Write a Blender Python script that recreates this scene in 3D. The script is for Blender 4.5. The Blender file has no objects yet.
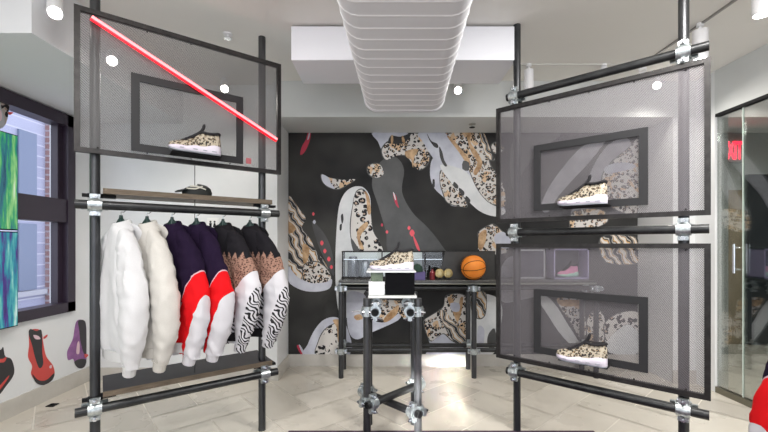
import bpy, bmesh, math, random
from mathutils import Vector, Matrix, noise
random.seed(7)
scene = bpy.context.scene
COL = scene.collection
PI = math.pi
V = Vector
F = 380.0; CX = 384.0; HY = 244.0; EYE = 1.30

# ------------------------------------------------------------------ helpers
def R(d): return math.radians(d)
ORG = {}
def new_bm(): return bmesh.new()

def obj(name, bm, mats, parent=None, smooth=False, label=None):
    """link bm (world coordinates, or local ones of an unplaced thing) as one mesh object"""
    if parent is not None:
        o_ = ORG.get(parent.name, V((0, 0, 0)))
        bmesh.ops.translate(bm, vec=-o_, verts=bm.verts)
    else:
        o_ = V((0, 0, 0))
    me = bpy.data.meshes.new(name)
    bmesh.ops.recalc_face_normals(bm, faces=bm.faces)
    bm.to_mesh(me); bm.free()
    if not isinstance(mats, (list, tuple)): mats = [mats]
    for m in mats: me.materials.append(m)
    if smooth:
        for p in me.polygons: p.use_smooth = True
        try:
            me.set_sharp_from_angle(angle=R(38))
        except Exception: pass
    o = bpy.data.objects.new(name, me)
    COL.objects.link(o)
    o.parent = parent
    ORG[o.name] = o_.copy()
    if label: o['label'] = label
    return o

def thing(name, label, cat, loc=(0, 0, 0), group=None):
    o = bpy.data.objects.new(name, None); COL.objects.link(o)
    o.location = loc; o.empty_display_size = .1
    o['label'] = label; o['category'] = cat
    if group: o['group'] = group
    ORG[o.name] = V(loc)
    return o

def tag(o, label, cat, group=None):
    o['label'] = label; o['category'] = cat
    if group: o['group'] = group
    return o

def struct(name, bm, m, smooth=False):
    o = obj(name, bm, m, None, smooth); o['kind'] = 'structure'; return o

def copy_tree(o, parent=None):
    c = o.copy(); COL.objects.link(c)
    if parent is not None: c.parent = parent
    for ch in list(o.children): copy_tree(ch, c)
    return c

def box(bm, x0, x1, y0, y1, z0, z1, mi=0, bev=0):
    vs = [bm.verts.new((x, y, z)) for x in (x0, x1) for y in (y0, y1) for z in (z0, z1)]
    fs = []
    for idx in ((0, 1, 3, 2), (4, 6, 7, 5), (0, 4, 5, 1), (2, 3, 7, 6), (0, 2, 6, 4), (1, 5, 7, 3)):
        f = bm.faces.new([vs[i] for i in idx]); f.material_index = mi; fs.append(f)
    if bev:
        es = list({e for f in fs for e in f.edges})
        bmesh.ops.bevel(bm, geom=es, offset=bev, segments=2, affect='EDGES', profile=.5)
    return vs

def obox(bm, c, ax, ay, az, hx, hy, hz, mi=0):
    """box with free axes"""
    c = V(c); ax = V(ax).normalized(); ay = V(ay).normalized(); az = V(az).normalized()
    vs = [bm.verts.new(c + ax*hx*i + ay*hy*j + az*hz*k) for i in (-1, 1) for j in (-1, 1) for k in (-1, 1)]
    for idx in ((0, 1, 3, 2), (4, 6, 7, 5), (0, 4, 5, 1), (2, 3, 7, 6), (0, 2, 6, 4), (1, 5, 7, 3)):
        bm.faces.new([vs[i] for i in idx]).material_index = mi

def frame_of(d):
    d = V(d).normalized()
    a = V((0, 0, 1)) if abs(d.z) < .9 else V((1, 0, 0))
    s = d.cross(a).normalized(); t = s.cross(d).normalized()
    return s, t

def tube(bm, p, q, r, n=20, r2=None, caps=True, mi=0, hollow=0):
    p = V(p); q = V(q); s, t = frame_of(q - p)
    r2 = r if r2 is None else r2
    A = [bm.verts.new(p + (s*math.cos(2*PI*i/n) + t*math.sin(2*PI*i/n))*r) for i in range(n)]
    B = [bm.verts.new(q + (s*math.cos(2*PI*i/n) + t*math.sin(2*PI*i/n))*r2) for i in range(n)]
    for i in range(n):
        bm.faces.new((A[i], A[(i+1) % n], B[(i+1) % n], B[i])).material_index = mi
    if hollow:
        d = (q-p).normalized()
        for ring, o_, sg in ((A, p, 1), (B, q, -1)):
            I = [bm.verts.new(o_ + (v.co-o_)*hollow) for v in ring]
            D = [bm.verts.new(v.co + d*sg*.012) for v in I]
            for i in range(n):
                j = (i+1) % n
                bm.faces.new((ring[i], ring[j], I[j], I[i])).material_index = mi
                bm.faces.new((I[i], I[j], D[j], D[i])).material_index = 1  # tube mouth coloured black to stand for the shade inside
            bm.faces.new(D).material_index = 1
    elif caps:
        bm.faces.new(A).material_index = mi; bm.faces.new(B).material_index = mi

def polytube(bm, pts, r, n=8, mi=0):
    """tube through a list of points (radius number or list)"""
    pts = [V(p) for p in pts]; m = len(pts)
    rs = r if isinstance(r, (list, tuple)) else [r]*m
    rings = []
    s = None
    for i in range(m):
        d = (pts[min(i+1, m-1)] - pts[max(i-1, 0)]).normalized()
        if s is None: s, t = frame_of(d)
        else:
            s = (s - d*s.dot(d)).normalized(); t = s.cross(d).normalized()
        rings.append([bm.verts.new(pts[i] + (s*math.cos(2*PI*k/n) + t*math.sin(2*PI*k/n))*rs[i]) for k in range(n)])
    for a, b in zip(rings, rings[1:]):
        for k in range(n):
            bm.faces.new((a[k], a[(k+1) % n], b[(k+1) % n], b[k])).material_index = mi
    bm.faces.new(rings[0]).material_index = mi; bm.faces.new(rings[-1]).material_index = mi

def loft(bm, rings, closed=True, caps=True, mi=0):
    vr = [[bm.verts.new(p) for p in ring] for ring in rings]
    n = len(vr[0])
    for a, b in zip(vr, vr[1:]):
        for k in range(n if closed else n-1):
            f = bm.faces.new((a[k], a[(k+1) % n], b[(k+1) % n], b[k])); f.material_index = mi
    if caps and closed:
        bm.faces.new(vr[0]).material_index = mi; bm.faces.new(vr[-1]).material_index = mi
    return vr

def lathe(bm, c, prof, axis=(0, 0, 1), n=24, mi=0):
    s, t = frame_of(axis); a = V(axis).normalized(); c = V(c)
    rings = [[c + a*z + (s*math.cos(2*PI*k/n) + t*math.sin(2*PI*k/n))*max(r, 1e-4) for k in range(n)] for r, z in prof]
    loft(bm, rings, mi=mi)

def sphere(bm, c, rx, ry=None, rz=None, u=24, v=14, mi=0):
    ry = rx if ry is None else ry; rz = rx if rz is None else rz
    c = V(c)
    rings = []
    for j in range(v+1):
        ph = -PI/2 + PI*j/v
        cr = max(math.cos(ph), .002)
        rings.append([c + V((rx*cr*math.cos(2*PI*k/u), ry*cr*math.sin(2*PI*k/u), rz*math.sin(ph))) for k in range(u)])
    loft(bm, rings, mi=mi)

def spline(pts, sub=5, closed=True):
    n = len(pts); out = []
    for i in range(n if closed else n-1):
        p0, p1, p2, p3 = (pts[(i+k) % n] if closed else pts[max(0, min(n-1, i+k))] for k in (-1, 0, 1, 2))
        for j in range(sub):
            t = j/sub
            out.append(tuple(.5*((2*b) + (-a+c)*t + (2*a-5*b+4*c-d)*t*t + (-a+3*b-3*c+d)*t**3) for a, b, c, d in zip(p0, p1, p2, p3)))
    if not closed: out.append(tuple(pts[-1]))
    return out

def lerp_table(tab, t):
    for (a, va), (b, vb) in zip(tab, tab[1:]):
        if t <= b:
            k = 0 if b == a else max(0, (t-a)/(b-a))
            return va + (vb-va)*k
    return tab[-1][1]

def ray(px, py): return V(((px-CX)/F, 1.0, (HY-py)/F))
def hit(px, py, P, n):
    """point of the plane (P, n) that the photograph shows at px, py"""
    d = ray(px, py); P = V(P); n = V(n); o = V((0, 0, EYE))
    return o + d*((P-o).dot(n)/d.dot(n))

# ------------------------------------------------------------------ materials
def mat(name, col=(.5, .5, .5), rough=.5, metal=0, emit=None, estr=0, alpha=None, trans=0, ior=None, coat=0, sheen=0, spec=None):
    m = bpy.data.materials.new(name); m.use_nodes = True
    b = m.node_tree.nodes['Principled BSDF']
    b.inputs['Base Color'].default_value = (*col, 1)
    b.inputs['Roughness'].default_value = rough
    b.inputs['Metallic'].default_value = metal
    if emit: b.inputs['Emission Color'].default_value = (*emit, 1); b.inputs['Emission Strength'].default_value = estr
    if trans: b.inputs['Transmission Weight'].default_value = trans
    if ior: b.inputs['IOR'].default_value = ior
    if coat: b.inputs['Coat Weight'].default_value = coat
    if spec is not None: b.inputs['Specular IOR Level'].default_value = spec
    return m
class N:
    """tiny node helper"""
    def __init__(s, m):
        s.m = m; s.nt = m.node_tree; s.b = s.nt.nodes['Principled BSDF']; s.out = s.nt.nodes['Material Output']
    def new(s, t, **kw):
        n = s.nt.nodes.new(t)
        for k, v in kw.items(): setattr(n, k, v)
        return n
    def ln(s, a, b): s.nt.links.new(a, b)
    def coord(s, kind='Object', scale=(1, 1, 1), rot=(0, 0, 0)):
        tc = s.new('ShaderNodeTexCoord'); mp = s.new('ShaderNodeMapping')
        mp.inputs['Scale'].default_value = scale; mp.inputs['Rotation'].default_value = rot
        s.ln(tc.outputs[kind], mp.inputs['Vector']); return mp.outputs['Vector']
    def noise(s, vec, scale, detail=3, rough=.5):
        n = s.new('ShaderNodeTexNoise'); n.inputs['Scale'].default_value = scale
        n.inputs['Detail'].default_value = detail; n.inputs['Roughness'].default_value = rough
        if vec is not None: s.ln(vec, n.inputs['Vector'])
        return n
    def ramp(s, fac, stops, interp='LINEAR'):
        r = s.new('ShaderNodeValToRGB'); r.color_ramp.interpolation = interp
        els = r.color_ramp.elements
        while len(els) < len(stops): els.new(.5)
        for e, (p, c) in zip(els, stops): e.position = p; e.color = (*c, 1)
        s.ln(fac, r.inputs['Fac']); return r.outputs['Color']
    def math(s, op, a, b=None, c=None):
        n = s.new('ShaderNodeMath', operation=op)
        for i, v in enumerate((a, b, c)):
            if v is None: continue
            if isinstance(v, (int, float)): n.inputs[i].default_value = v
            else: s.ln(v, n.inputs[i])
        return n.outputs[0]
    def mix(s, fac, a, b):
        n = s.new('ShaderNodeMix', data_type='RGBA')
        for i, v in ((0, fac), (6, a), (7, b)):
            if isinstance(v, (int, float)): n.inputs[i].default_value = v
            elif isinstance(v, tuple): n.inputs[i].default_value = (*v, 1)
            else: s.ln(v, n.inputs[i])
        return n.outputs[2]
    def bump(s, h, strength=.3, dist=.005):
        n = s.new('ShaderNodeBump'); n.inputs['Strength'].default_value = strength; n.inputs['Distance'].default_value = dist
        s.ln(h, n.inputs['Height']); s.ln(n.outputs[0], s.b.inputs['Normal'])

def noisy(name, c1, c2, scale, rough=.5, metal=0, bump=0, coat=0, spec=None, stretch=(1, 1, 1)):
    m = mat(name, c1, rough, metal, coat=coat, spec=spec); n = N(m)
    t = n.noise(n.coord('Object', stretch), scale, 5, .6)
    n.ln(n.ramp(t.outputs['Fac'], [(.3, c1), (.7, c2)]), n.b.inputs['Base Color'])
    if bump: n.bump(t.outputs['Fac'], bump, .004)
    return m

def leopard(name, scale, base, mid, dark=(.012, .01, .012), rough=.45, patch=None, coat=0):
    m = mat(name, base, rough, coat=coat, spec=.25); n = N(m)
    v = n.coord('Object')
    nz = n.noise(v, scale*1.1, 2)
    add = n.new('ShaderNodeVectorMath', operation='MULTIPLY_ADD')
    n.ln(nz.outputs['Color'], add.inputs[0]); add.inputs[1].default_value = (.45/scale,)*3; n.ln(v, add.inputs[2])
    vo = n.new('ShaderNodeTexVoronoi'); vo.inputs['Scale'].default_value = scale; vo.inputs['Randomness'].default_value = .85
    n.ln(add.outputs[0], vo.inputs['Vector'])
    d = vo.outputs['Distance']
    ring = n.math('MULTIPLY', n.math('GREATER_THAN', d, .20), n.math('LESS_THAN', d, .50))
    gate = n.math('GREATER_THAN', n.noise(v, scale*1.5, 1).outputs['Fac'], .43)
    ring = n.math('MULTIPLY', ring, gate)
    c = n.mix(n.math('LESS_THAN', d, .30), base, mid)
    if patch:
        pn = n.math('GREATER_THAN', n.noise(v, scale*.35, 1).outputs['Fac'], .60)
        c = n.mix(pn, c, patch)
    c = n.mix(ring, c, dark)
    n.ln(c, n.b.inputs['Base Color']); return m

def tiger(name, scale, cols, rot=(0, 0, 0), dist=6, rough=.5):
    m = mat(name, cols[0], rough); n = N(m)
    w = n.new('ShaderNodeTexWave'); w.inputs['Scale'].default_value = scale
    w.inputs['Distortion'].default_value = dist; w.inputs['Detail'].default_value = 2; w.inputs['Detail Scale'].default_value = 1.2
    n.ln(n.coord('Object', rot=rot), w.inputs['Vector'])
    k = len(cols)
    n.ln(n.ramp(w.outputs['Fac'], [(i/k, c) for i, c in enumerate(cols)], 'CONSTANT'), n.b.inputs['Base Color'])
    return m

M = {}
M['wall'] = noisy('white wall paint', (.74, .755, .76), (.78, .79, .795), 3, .5)
M['wallgrey'] = noisy('grey wall paint', (.62, .64, .635), (.65, .67, .665), 3, .55)
M['ceil'] = noisy('ceiling paint', (.78, .765, .73), (.80, .785, .75), 1.3, .7)
M['soffit'] = noisy('soffit paint', (.70, .71, .73), (.72, .73, .75), 2, .6)
M['whitebox'] = mat('white lacquered board', (.82, .83, .88), .4)
M['skirt'] = noisy('stone skirting', (.50, .475, .43), (.60, .575, .53), 5, .45)
M['steel'] = noisy('blackened steel tube', (.022, .023, .025), (.05, .052, .053), 14, .36, .6)
M['pole'] = noisy('grey steel pole', (.035, .038, .042), (.090, .092, .096), 9, .33, .7, stretch=(1, 1, .25))
M['steel2'] = noisy('worn steel frame', (.012, .011, .011), (.035, .032, .032), 30, .45, .4)
M['galv'] = noisy('galvanised clamp', (.30, .34, .36), (.66, .70, .70), 60, .30, .85)
M['bolt'] = mat('zinc bolt', (.62, .64, .66), .25, 1)
M['black'] = mat('black plastic', (.006, .006, .007), .4, spec=.03)
M['inner'] = mat('charcoal strip', (.032, .032, .034), .5, spec=.2)
M['blackm'] = mat('matt black', (.012, .012, .013), .7, spec=.2)
M['plank'] = noisy('dark oak shelf edge', (.10, .078, .055), (.19, .15, .11), 6, .5, spec=.2, stretch=(2, 2, 30))
M['shelfd'] = noisy('dark polished shelf', (.018, .015, .02), (.03, .026, .032), 5, .45, spec=.2)
M['winframe'] = mat('dark purple brown window frame', (.028, .018, .032), .35)
M['grout'] = mat('pale grout', (.86, .82, .74), .6)
def tile_mat(name, c):
    m = mat(name, c, .28); n = N(m)
    a = n.noise(n.coord('Object'), 3, 4, .5)
    n.ln(n.mix(a.outputs['Fac'], tuple(x*.94 for x in c), tuple(min(1, x*1.06) for x in c)), n.b.inputs['Base Color'])
    n.ln(n.ramp(a.outputs['Fac'], [(.3, (.22,)*3), (.7, (.42,)*3)]), n.b.inputs['Roughness'])
    return m
M['tiles'] = [tile_mat('stone tile %s' % s, c) for s, c in (('sand', (.58, .54, .47)), ('pale', (.64, .60, .525)), ('ash', (.52, .485, .425)), ('cream', (.68, .635, .56)))]
M['glass'] = mat('clear glass', (.96, .985, .975), .0, trans=1, ior=1.45)
def thin_glass(name, tint, refl=1.0):
    m = mat(name, tint); n = N(m); nt = n.nt
    tr = n.new('ShaderNodeBsdfTransparent'); tr.inputs[0].default_value = (*tint, 1)
    gl = n.new('ShaderNodeBsdfGlossy'); gl.inputs['Roughness'].default_value = .0
    fr = n.new('ShaderNodeFresnel'); ge = n.new('ShaderNodeNewGeometry')
    n.ln(n.math('ADD', n.math('MULTIPLY', ge.outputs['Backfacing'], 1/1.5-1.5), 1.5), fr.inputs[0])
    mx = n.new('ShaderNodeMixShader')
    n.ln(n.math('MULTIPLY', fr.outputs[0], refl), mx.inputs[0]); n.ln(tr.outputs[0], mx.inputs[1]); n.ln(gl.outputs[0], mx.inputs[2])
    n.ln(mx.outputs[0], n.out.inputs['Surface']); return m
M['pane'] = thin_glass('window pane', (.93, .94, .97), .8)
M['pane_side'] = thin_glass('glass partition', (.88, .92, .90), 5.0)
M['acryl'] = thin_glass('clear acrylic', (.93, .95, .95), 1.0)
M['chrome'] = mat('chrome', (.75, .76, .77), .12, 1)
M['brushed'] = mat('brushed rail', (.42, .43, .40), .3, .9)

def perf_mat(name, col):
    m = mat(name, col, .5, .15); n = N(m)
    uv = n.new('ShaderNodeTexCoord').outputs['UV']
    mp = n.new('ShaderNodeMapping'); mp.inputs['Rotation'].default_value = (0, 0, PI/4); mp.inputs['Scale'].default_value = (1/.0062,)*3
    n.ln(uv, mp.inputs['Vector'])
    vo = n.new('ShaderNodeTexVoronoi', voronoi_dimensions='2D'); vo.inputs['Scale'].default_value = 1; vo.inputs['Randomness'].default_value = 0
    n.ln(mp.outputs[0], vo.inputs['Vector'])
    hole = n.math('LESS_THAN', vo.outputs['Distance'], .37)
    tr = n.new('ShaderNodeBsdfTransparent'); mx = n.new('ShaderNodeMixShader')
    n.ln(hole, mx.inputs[0]); n.ln(n.b.outputs[0], mx.inputs[1]); n.ln(tr.outputs[0], mx.inputs[2])
    n.ln(mx.outputs[0], n.out.inputs['Surface']); return m
M['perf'] = perf_mat('perforated steel sheet', (.115, .113, .115))
M['perf2'] = perf_mat('perforated steel sheet, warm', (.175, .163, .176))

# ------------------------------------------------------------------ room shell
XL, XR, YB, YF, CEIL = -2.81, 2.907, 4.05, -2.6, 2.82
# floor : herringbone stone tiles
bm = new_bm()
box(bm, XL-.2, 6.2, YF, 6.0, -.12, -.004, 0)
ca, sa = math.cos(R(41)), math.sin(R(41))
W_ = .33
rg = random.Random(3)
def tile(x0, y0, w, h):
    g = .0045
    pts = [(x0+g, y0+g), (x0+w-g, y0+g), (x0+w-g, y0+h-g), (x0+g, y0+h-g)]
    P = [(p[0]*ca - p[1]*sa + .3, p[0]*sa + p[1]*ca + 2.0) for p in pts]
    cx_ = sum(p[0] for p in P)/4; cy_ = sum(p[1] for p in P)/4
    if not (XL-.05 < cx_ < 6.0 and YF+.2 < cy_ < 5.8): return
    f = bm.faces.new([bm.verts.new((a, b, 0)) for a, b in P]); f.material_index = 1 + rg.choice((0, 0, 1, 1, 2, 3))
for k in range(-26, 27):
    for m_ in range(-8, 9):
        ox, oy = (k + 4*m_)*W_, k*W_
        tile(ox, oy, 2*W_, W_); tile(ox, oy+W_, W_, 2*W_)
struct('floor', bm, [M['grout']] + M['tiles'])

bm = new_bm(); box(bm, XL-.2, 6.2, YF, 6.0, CEIL, CEIL+.15); struct('ceiling', bm, M['ceil'])
# left wall with its window opening
WY0, WY1, WZ0, WZ1 = 2.45, 3.42, .70, 2.437
bm = new_bm()
box(bm, XL-.2, XL, YF, WY0, 0, CEIL); box(bm, XL-.2, XL, WY1, 4.3, 0, CEIL)
box(bm, XL-.2, XL, WY0, WY1, 0, WZ0); box(bm, XL-.2, XL, WY0, WY1, WZ1, CEIL)
struct('wall_left', bm, M['wall'])
bm = new_bm(); box(bm, XL, -1.02, 3.63, 4.3, 0, CEIL); struct('wall_back_left', bm, M['wall'])
bm = new_bm(); box(bm, -1.02, XR+.2, YB, YB+.2, 0, CEIL); struct('wall_back', bm, M['wallgrey'])
bm = new_bm(); box(bm, XR, XR+.12, 3.34, YB, 0, CEIL); struct('wall_right', bm, M['wall'])
bm = new_bm(); box(bm, 2.70, XR, 3.55, YB, 0, 2.483); struct('wall_pillar', bm, M['wall'])
# wall behind the camera: shop front with a wide opening onto the street
bm = new_bm()
box(bm, XL-.2, -2.4, YF-.2, YF, 0, CEIL); box(bm, 2.6, 6.2, YF-.2, YF, 0, CEIL); box(bm, -2.4, 2.6, YF-.2, YF, 2.55, CEIL)
struct('wall_front', bm, M['wall'])
# soffits
bm = new_bm(); box(bm, XL, -1.92, 2.07, 3.63, 2.45, CEIL); struct('ceiling_soffit_left', bm, M['soffit'])
bm = new_bm(); box(bm, -1.02, XR, 3.54, YB, 2.483, CEIL); struct('ceiling_soffit_back', bm, M['wallgrey'])
bm = new_bm(); box(bm, XR, XR+.12, YF, 3.34, 2.44, CEIL); struct('ceiling_soffit_right', bm, M['wallgrey'])
# skirtings
bm = new_bm(); box(bm, XL, XL+.014, YF, 3.63, 0, .135); struct('baseboard_left', bm, M['skirt'])
bm = new_bm(); box(bm, XL, -1.02, 3.616, 3.63, 0, .12); struct('baseboard_back_left', bm, M['skirt'])
bm = new_bm(); box(bm, -1.02, -1.006, 3.616, YB, 0, .125); box(bm, -1.02, 2.70, YB-.014, YB, 0, .128); struct('baseboard_back', bm, M['skirt'])
bm = new_bm(); box(bm, 2.69, XR, 3.536, 3.55, 0, .12); struct('baseboard_right', bm, M['skirt'])
# window
bm = new_bm()
t = .075
box(bm, XL-.10, XL+.03, WY0-.02, WY1+.005, WZ1-.10, WZ1)
box(bm, XL-.10, XL+.03, WY0-.02, WY1+.005, WZ0, WZ0+.085)
box(bm, XL-.10, XL+.03, WY1-t, WY1+.005, WZ0, WZ1)
box(bm, XL-.10, XL+.03, WY0-.02, WY0+t, WZ0, WZ1)
box(bm, XL-.10, XL+.02, WY0, WY1, 1.49, 1.69)
box(bm, XL-.08, XL-.02, WY1-t-.05, WY1-t, WZ0+.08, 1.49); box(bm, XL-.08, XL-.02, WY1-t-.05, WY1-t, 1.69, WZ1-.08)
w1 = struct('window_1', bm, M['winframe'])
bm = new_bm(); box(bm, XL-.06, XL-.052, WY0+.02, WY1-.02, WZ0+.02, WZ1-.02); obj('window_pane', bm, M['pane'], w1)

# outside the window: the pale building across the street with a brick corner
m = mat('pale facade', (.62, .66, .78), .7); n = N(m)
br = n.new('ShaderNodeTexBrick'); br.offset = 0
br.inputs['Color1'].default_value = (.34, .35, .48, 1); br.inputs['Color2'].default_value = (.42, .43, .56, 1); br.inputs['Mortar'].default_value = (.60, .60, .68, 1)
br.inputs['Scale'].default_value = 1; br.inputs['Mortar Size'].default_value = .012; br.inputs['Brick Width'].default_value = .22; br.inputs['Row Height'].default_value = .24
n.ln(n.coord('Object', rot=(PI/2, 0, PI/2)), br.inputs['Vector']); n.ln(br.outputs['Color'], n.b.inputs['Base Color'])
M['facade'] = m
m = mat('red brick', (.5, .2, .15), .8); n = N(m)
br = n.new('ShaderNodeTexBrick')
br.inputs['Color1'].default_value = (.30, .15, .14, 1); br.inputs['Color2'].default_value = (.40, .24, .23, 1); br.inputs['Mortar'].default_value = (.42, .38, .40, 1)
br.inputs['Scale'].default_value = 1; br.inputs['Mortar Size'].default_value = .02; br.inputs['Brick Width'].default_value = .4; br.inputs['Row Height'].default_value = .13
tc = n.new('ShaderNodeTexCoord'); sx = n.new('ShaderNodeSeparateXYZ'); cxx = n.new('ShaderNodeCombineXYZ')
n.ln(tc.outputs['Object'], sx.inputs[0]); n.ln(sx.outputs['Y'], cxx.inputs['X']); n.ln(sx.outputs['Z'], cxx.inputs['Y']); n.ln(cxx.outputs[0], br.inputs['Vector'])
n.ln(br.outputs['Color'], n.b.inputs['Base Color']); M['brick'] = m
T = thing('neighbouring_building', 'pale building with gridded windows and brick corner outside the left window', 'building', (-7.2, 8, 0))
bm = new_bm(); box(bm, -9, -7, 3, 7.85, 0, 7); obj('pale_wall', bm, M['facade'], T)
bm = new_bm(); box(bm, -9, -6.9, 7.85, 12, 0, 7); obj('brick_wall', bm, M['brick'], T)
for z0 in (.4, 2.2, 4.0):
    bm = new_bm(); box(bm, -7.0, -6.96, 7.25, 7.62, z0, z0+1.3); obj('window', bm, mat('blue grey glazing', (.16, .20, .30), .3), T)
    bm = new_bm(); box(bm, -7.0, -6.94, 6.9, 7.84, z0-.12, z0-.02); obj('ledge', bm, mat('stone ledge', (.45, .45, .5), .7), T)
bm = new_bm(); box(bm, -12, XL-.25, -4, 14, -.3, -.05)
tag(obj('pavement', bm, mat('grey pavement', (.5, .5, .52), .8)), 'grey pavement outside the left window', 'pavement')

# ------------------------------------------------------------------ ceiling fittings
bm = new_bm(); box(bm, -.643, .915, 2.63, 3.02, 2.573, CEIL-.012, bev=.004)
tag(obj('ceiling_box', bm, M['whitebox']), 'long white boxed duct hanging under the ceiling across the middle', 'duct casing')

# big flat-oval spiral duct
m = noisy('white duct sheet', (.68, .685, .71), (.72, .725, .75), 4, .45)
M['duct'] = m
def duct_ring(y, grow=0, inset=0):
    cx_ = .10 + (y-2.5)*.052 + .034
    hw, hh, r = .264+grow-inset, .215+grow-inset, .085
    cz = 2.395
    out = []
    for q, (sx_, sz_) in enumerate(((1, -1), (1, 1), (-1, 1), (-1, -1))):
        for k in range(6):
            a = [-PI/2, 0, PI/2, PI][q] + PI/2*k/5
            out.append(V((cx_ + sx_*(hw-r) + r*math.cos(a), y, cz + sz_*(hh-r) + r*math.sin(a) + 0)))
    # gentle belly on the flat bottom
    for p in out:
        if p.z < cz: p.z -= .009*(1-((p.x-cx_)/hw)**2)
    return out
T = thing('ventilation_duct', 'big white spiral-ribbed air duct running along the ceiling', 'duct', (.12, 1.5, 2.18))
bm = new_bm(); loft(bm, [duct_ring(y) for y in (-1.5, -.5, .5, 1.5, 2.5)]); obj('duct_body', bm, M['duct'], T, True)
bm = new_bm()
y = -1.45
while y < 2.5:
    loft(bm, [duct_ring(y-.006, .0), duct_ring(y-.002, .0016), duct_ring(y+.002, .0016), duct_ring(y+.006, .0)], caps=False); y += .0855
obj('spiral_seam', bm, mat('duct seam', (.88, .88, .9), .35), T, True)
bm = new_bm(); loft(bm, [duct_ring(2.485, .004), duct_ring(2.515, .004), duct_ring(2.53, -.02)]); obj('end_cap', bm, M['duct'], T, True)
for x in (-.1, .34):
    bm = new_bm(); tube(bm, (x, 2.35, 2.6), (x, 2.35, CEIL), .006); obj('hanger_rod', bm, M['bolt'], T)

M['lampwhite'] = mat('white lamp housing', (.86, .86, .88), .35)
M['lampglow'] = mat('lamp glow', (1, 1, 1), .5, emit=(1, .95, .88), estr=30)
def add_spot(loc, target, energy, size=110, blend=.8, rad=.04, col=(1, .95, .88)):
    l = bpy.data.lights.new('spot_light', 'SPOT'); l.energy = energy; l.spot_size = R(size); l.spot_blend = blend; l.shadow_soft_size = rad; l.color = col
    o = bpy.data.objects.new('spot_light', l); COL.objects.link(o); o.location = loc
    o.rotation_euler = (V(target)-V(loc)).to_track_quat('-Z', 'Y').to_euler(); return o

# lighting track, right side of the ceiling
T = thing('lighting_track', 'thin grey lighting track let into the right side of the ceiling', 'lighting track', (2.18, 2.4, CEIL-.01))
bm = new_bm(); box(bm, 2.172, 2.188, -1.5, 3.21, CEIL-.012, CEIL); obj('long_rail', bm, mat('track grey', (.32, .31, .30), .4, .5), T)
bm = new_bm(); box(bm, .95, 2.172, 3.202, 3.216, CEIL-.010, CEIL); obj('cross_rail', bm, mat('track white', (.66, .65, .62), .4), T)

def track_spot(x, y, l, r, label, aim=(0, 0, -1), lit=False, top=CEIL, stem=.05):
    T = thing('track_spotlight', label, 'spotlight', (x, y, top-l))
    a = V(aim).normalized()
    p = V((x, y, top-stem))
    bm = new_bm(); lathe(bm, (x, y, top), [(.001, 0), (.022, 0), (.022, -.018), (.008, -.022), (.008, -stem-.01)]); obj('mount', bm, M['lampwhite'], T, True)
    bm = new_bm(); L_ = l-stem
    lathe(bm, p, [(r*.8, -.004), (r, 0), (r, L_-.004), (r*.97, L_), (r*.86, L_), (r*.82, L_-.02)], axis=a, n=28)
    obj('lamp_housing', bm, M['lampwhite'], T, True)
    q = p + a*(L_-.012)
    bm = new_bm(); lathe(bm, q, [(.001, 0), (r*.80, 0), (r*.80, .006), (.001, .007)], axis=a, n=24); obj('lamp_lens', bm, M['lampglow'] if lit else mat('lamp lens', (.8, .8, .8), .3), T, True)
    return q + a*.02
track_spot(2.18, 2.62, .25, .046, 'white cylinder spotlight hanging just above the clamp of the right rack', (0, 0, -1), True)
track_spot(2.18, 2.19, .20, .046, 'lit white cylinder spotlight in the top right corner', (0, 0, -1), True)
track_spot(1.225, 3.215, .215, .038, 'small white cylinder spotlight by the top of the far pole of the right rack', (0.0, 0, -1), False)
track_spot(1.86, 3.215, .10, .026, 'tiny white track spotlight halfway along the cross rail', (0, -.2, -1), False, stem=.03)
track_spot(2.13, 3.14, .10, .028, 'tiny white track spotlight at the corner of the track', (0, -.2, -1), False, stem=.03)

def recessed(px, py, label, r=.055, face=None):
    p = hit(px, py, (0, 0, CEIL), (0, 0, 1))
    T = thing('recessed_light', label, 'ceiling light', (p.x, p.y, CEIL-.012))
    bm = new_bm(); lathe(bm, p, [(r, -.0), (r*1.25, -.002), (r*1.2, -.01), (r, -.012), (r*.95, -.002)], n=28); obj('trim_ring', bm, M['lampwhite'], T, True)
    bm = new_bm(); lathe(bm, p, [(.001, -.004), (r*.95, -.004), (r*.95, -.009), (.001, -.010)], n=28); obj('lamp_disc', bm, M['lampglow'], T, True)
    return p
aimc = (0, 0, 0)
def hung(px, py, y, label, l=None):
    x = (px-CX)/F*y; z = EYE+(HY-py)/F*y
    d = V((-x, -y, EYE-z-.9)).normalized()
    stem = .05; L_ = (CEIL-stem-z)/max(.2, -d.z)
    return track_spot(x-d.x*L_, y-d.y*L_, stem+L_, .036, label, d, True, stem=stem)
l1 = hung(224.5, 89, 3.30, 'lit ceiling spotlight seen through the upper left mesh panel')
l2 = hung(458, 90.5, 3.35, 'lit ceiling spotlight to the right of the duct end')
l3 = hung(657, 85.5, 3.40, 'lit ceiling spotlight seen through the upper right mesh panel')
# wall-washer heads by the left soffit
hung(55, 13, 2.02, 'glaring white spotlight beside the left soffit near the top left corner')
hung(112, 61, 2.55, 'lit spotlight seen through the top left of the left mesh panel')
for (px, py, w) in ():
    pass
# sprinklers
for x, y, z, lab in ((.87, 3.75, 2.483, 'small sprinkler head under the soffit above the mural'), (-1.13, 2.75, CEIL, 'small white sprinkler head on the ceiling above the left panel')):
    T = thing('sprinkler', lab, 'sprinkler', (x, y, z))
    bm = new_bm(); lathe(bm, (x, y, z), [(.001, 0), (.035, 0), (.03, -.008), (.01, -.012), (.008, -.03), (.001, -.03)]); obj('escutcheon', bm, M['lampwhite'] if z == CEIL else M['brushed'], T, True)
    bm = new_bm(); lathe(bm, (x, y, z-.03), [(.001, 0), (.028, -.001), (.028, -.004), (.001, -.005)]); obj('deflector', bm, M['bolt'] if z == CEIL else M['blackm'], T)

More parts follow.
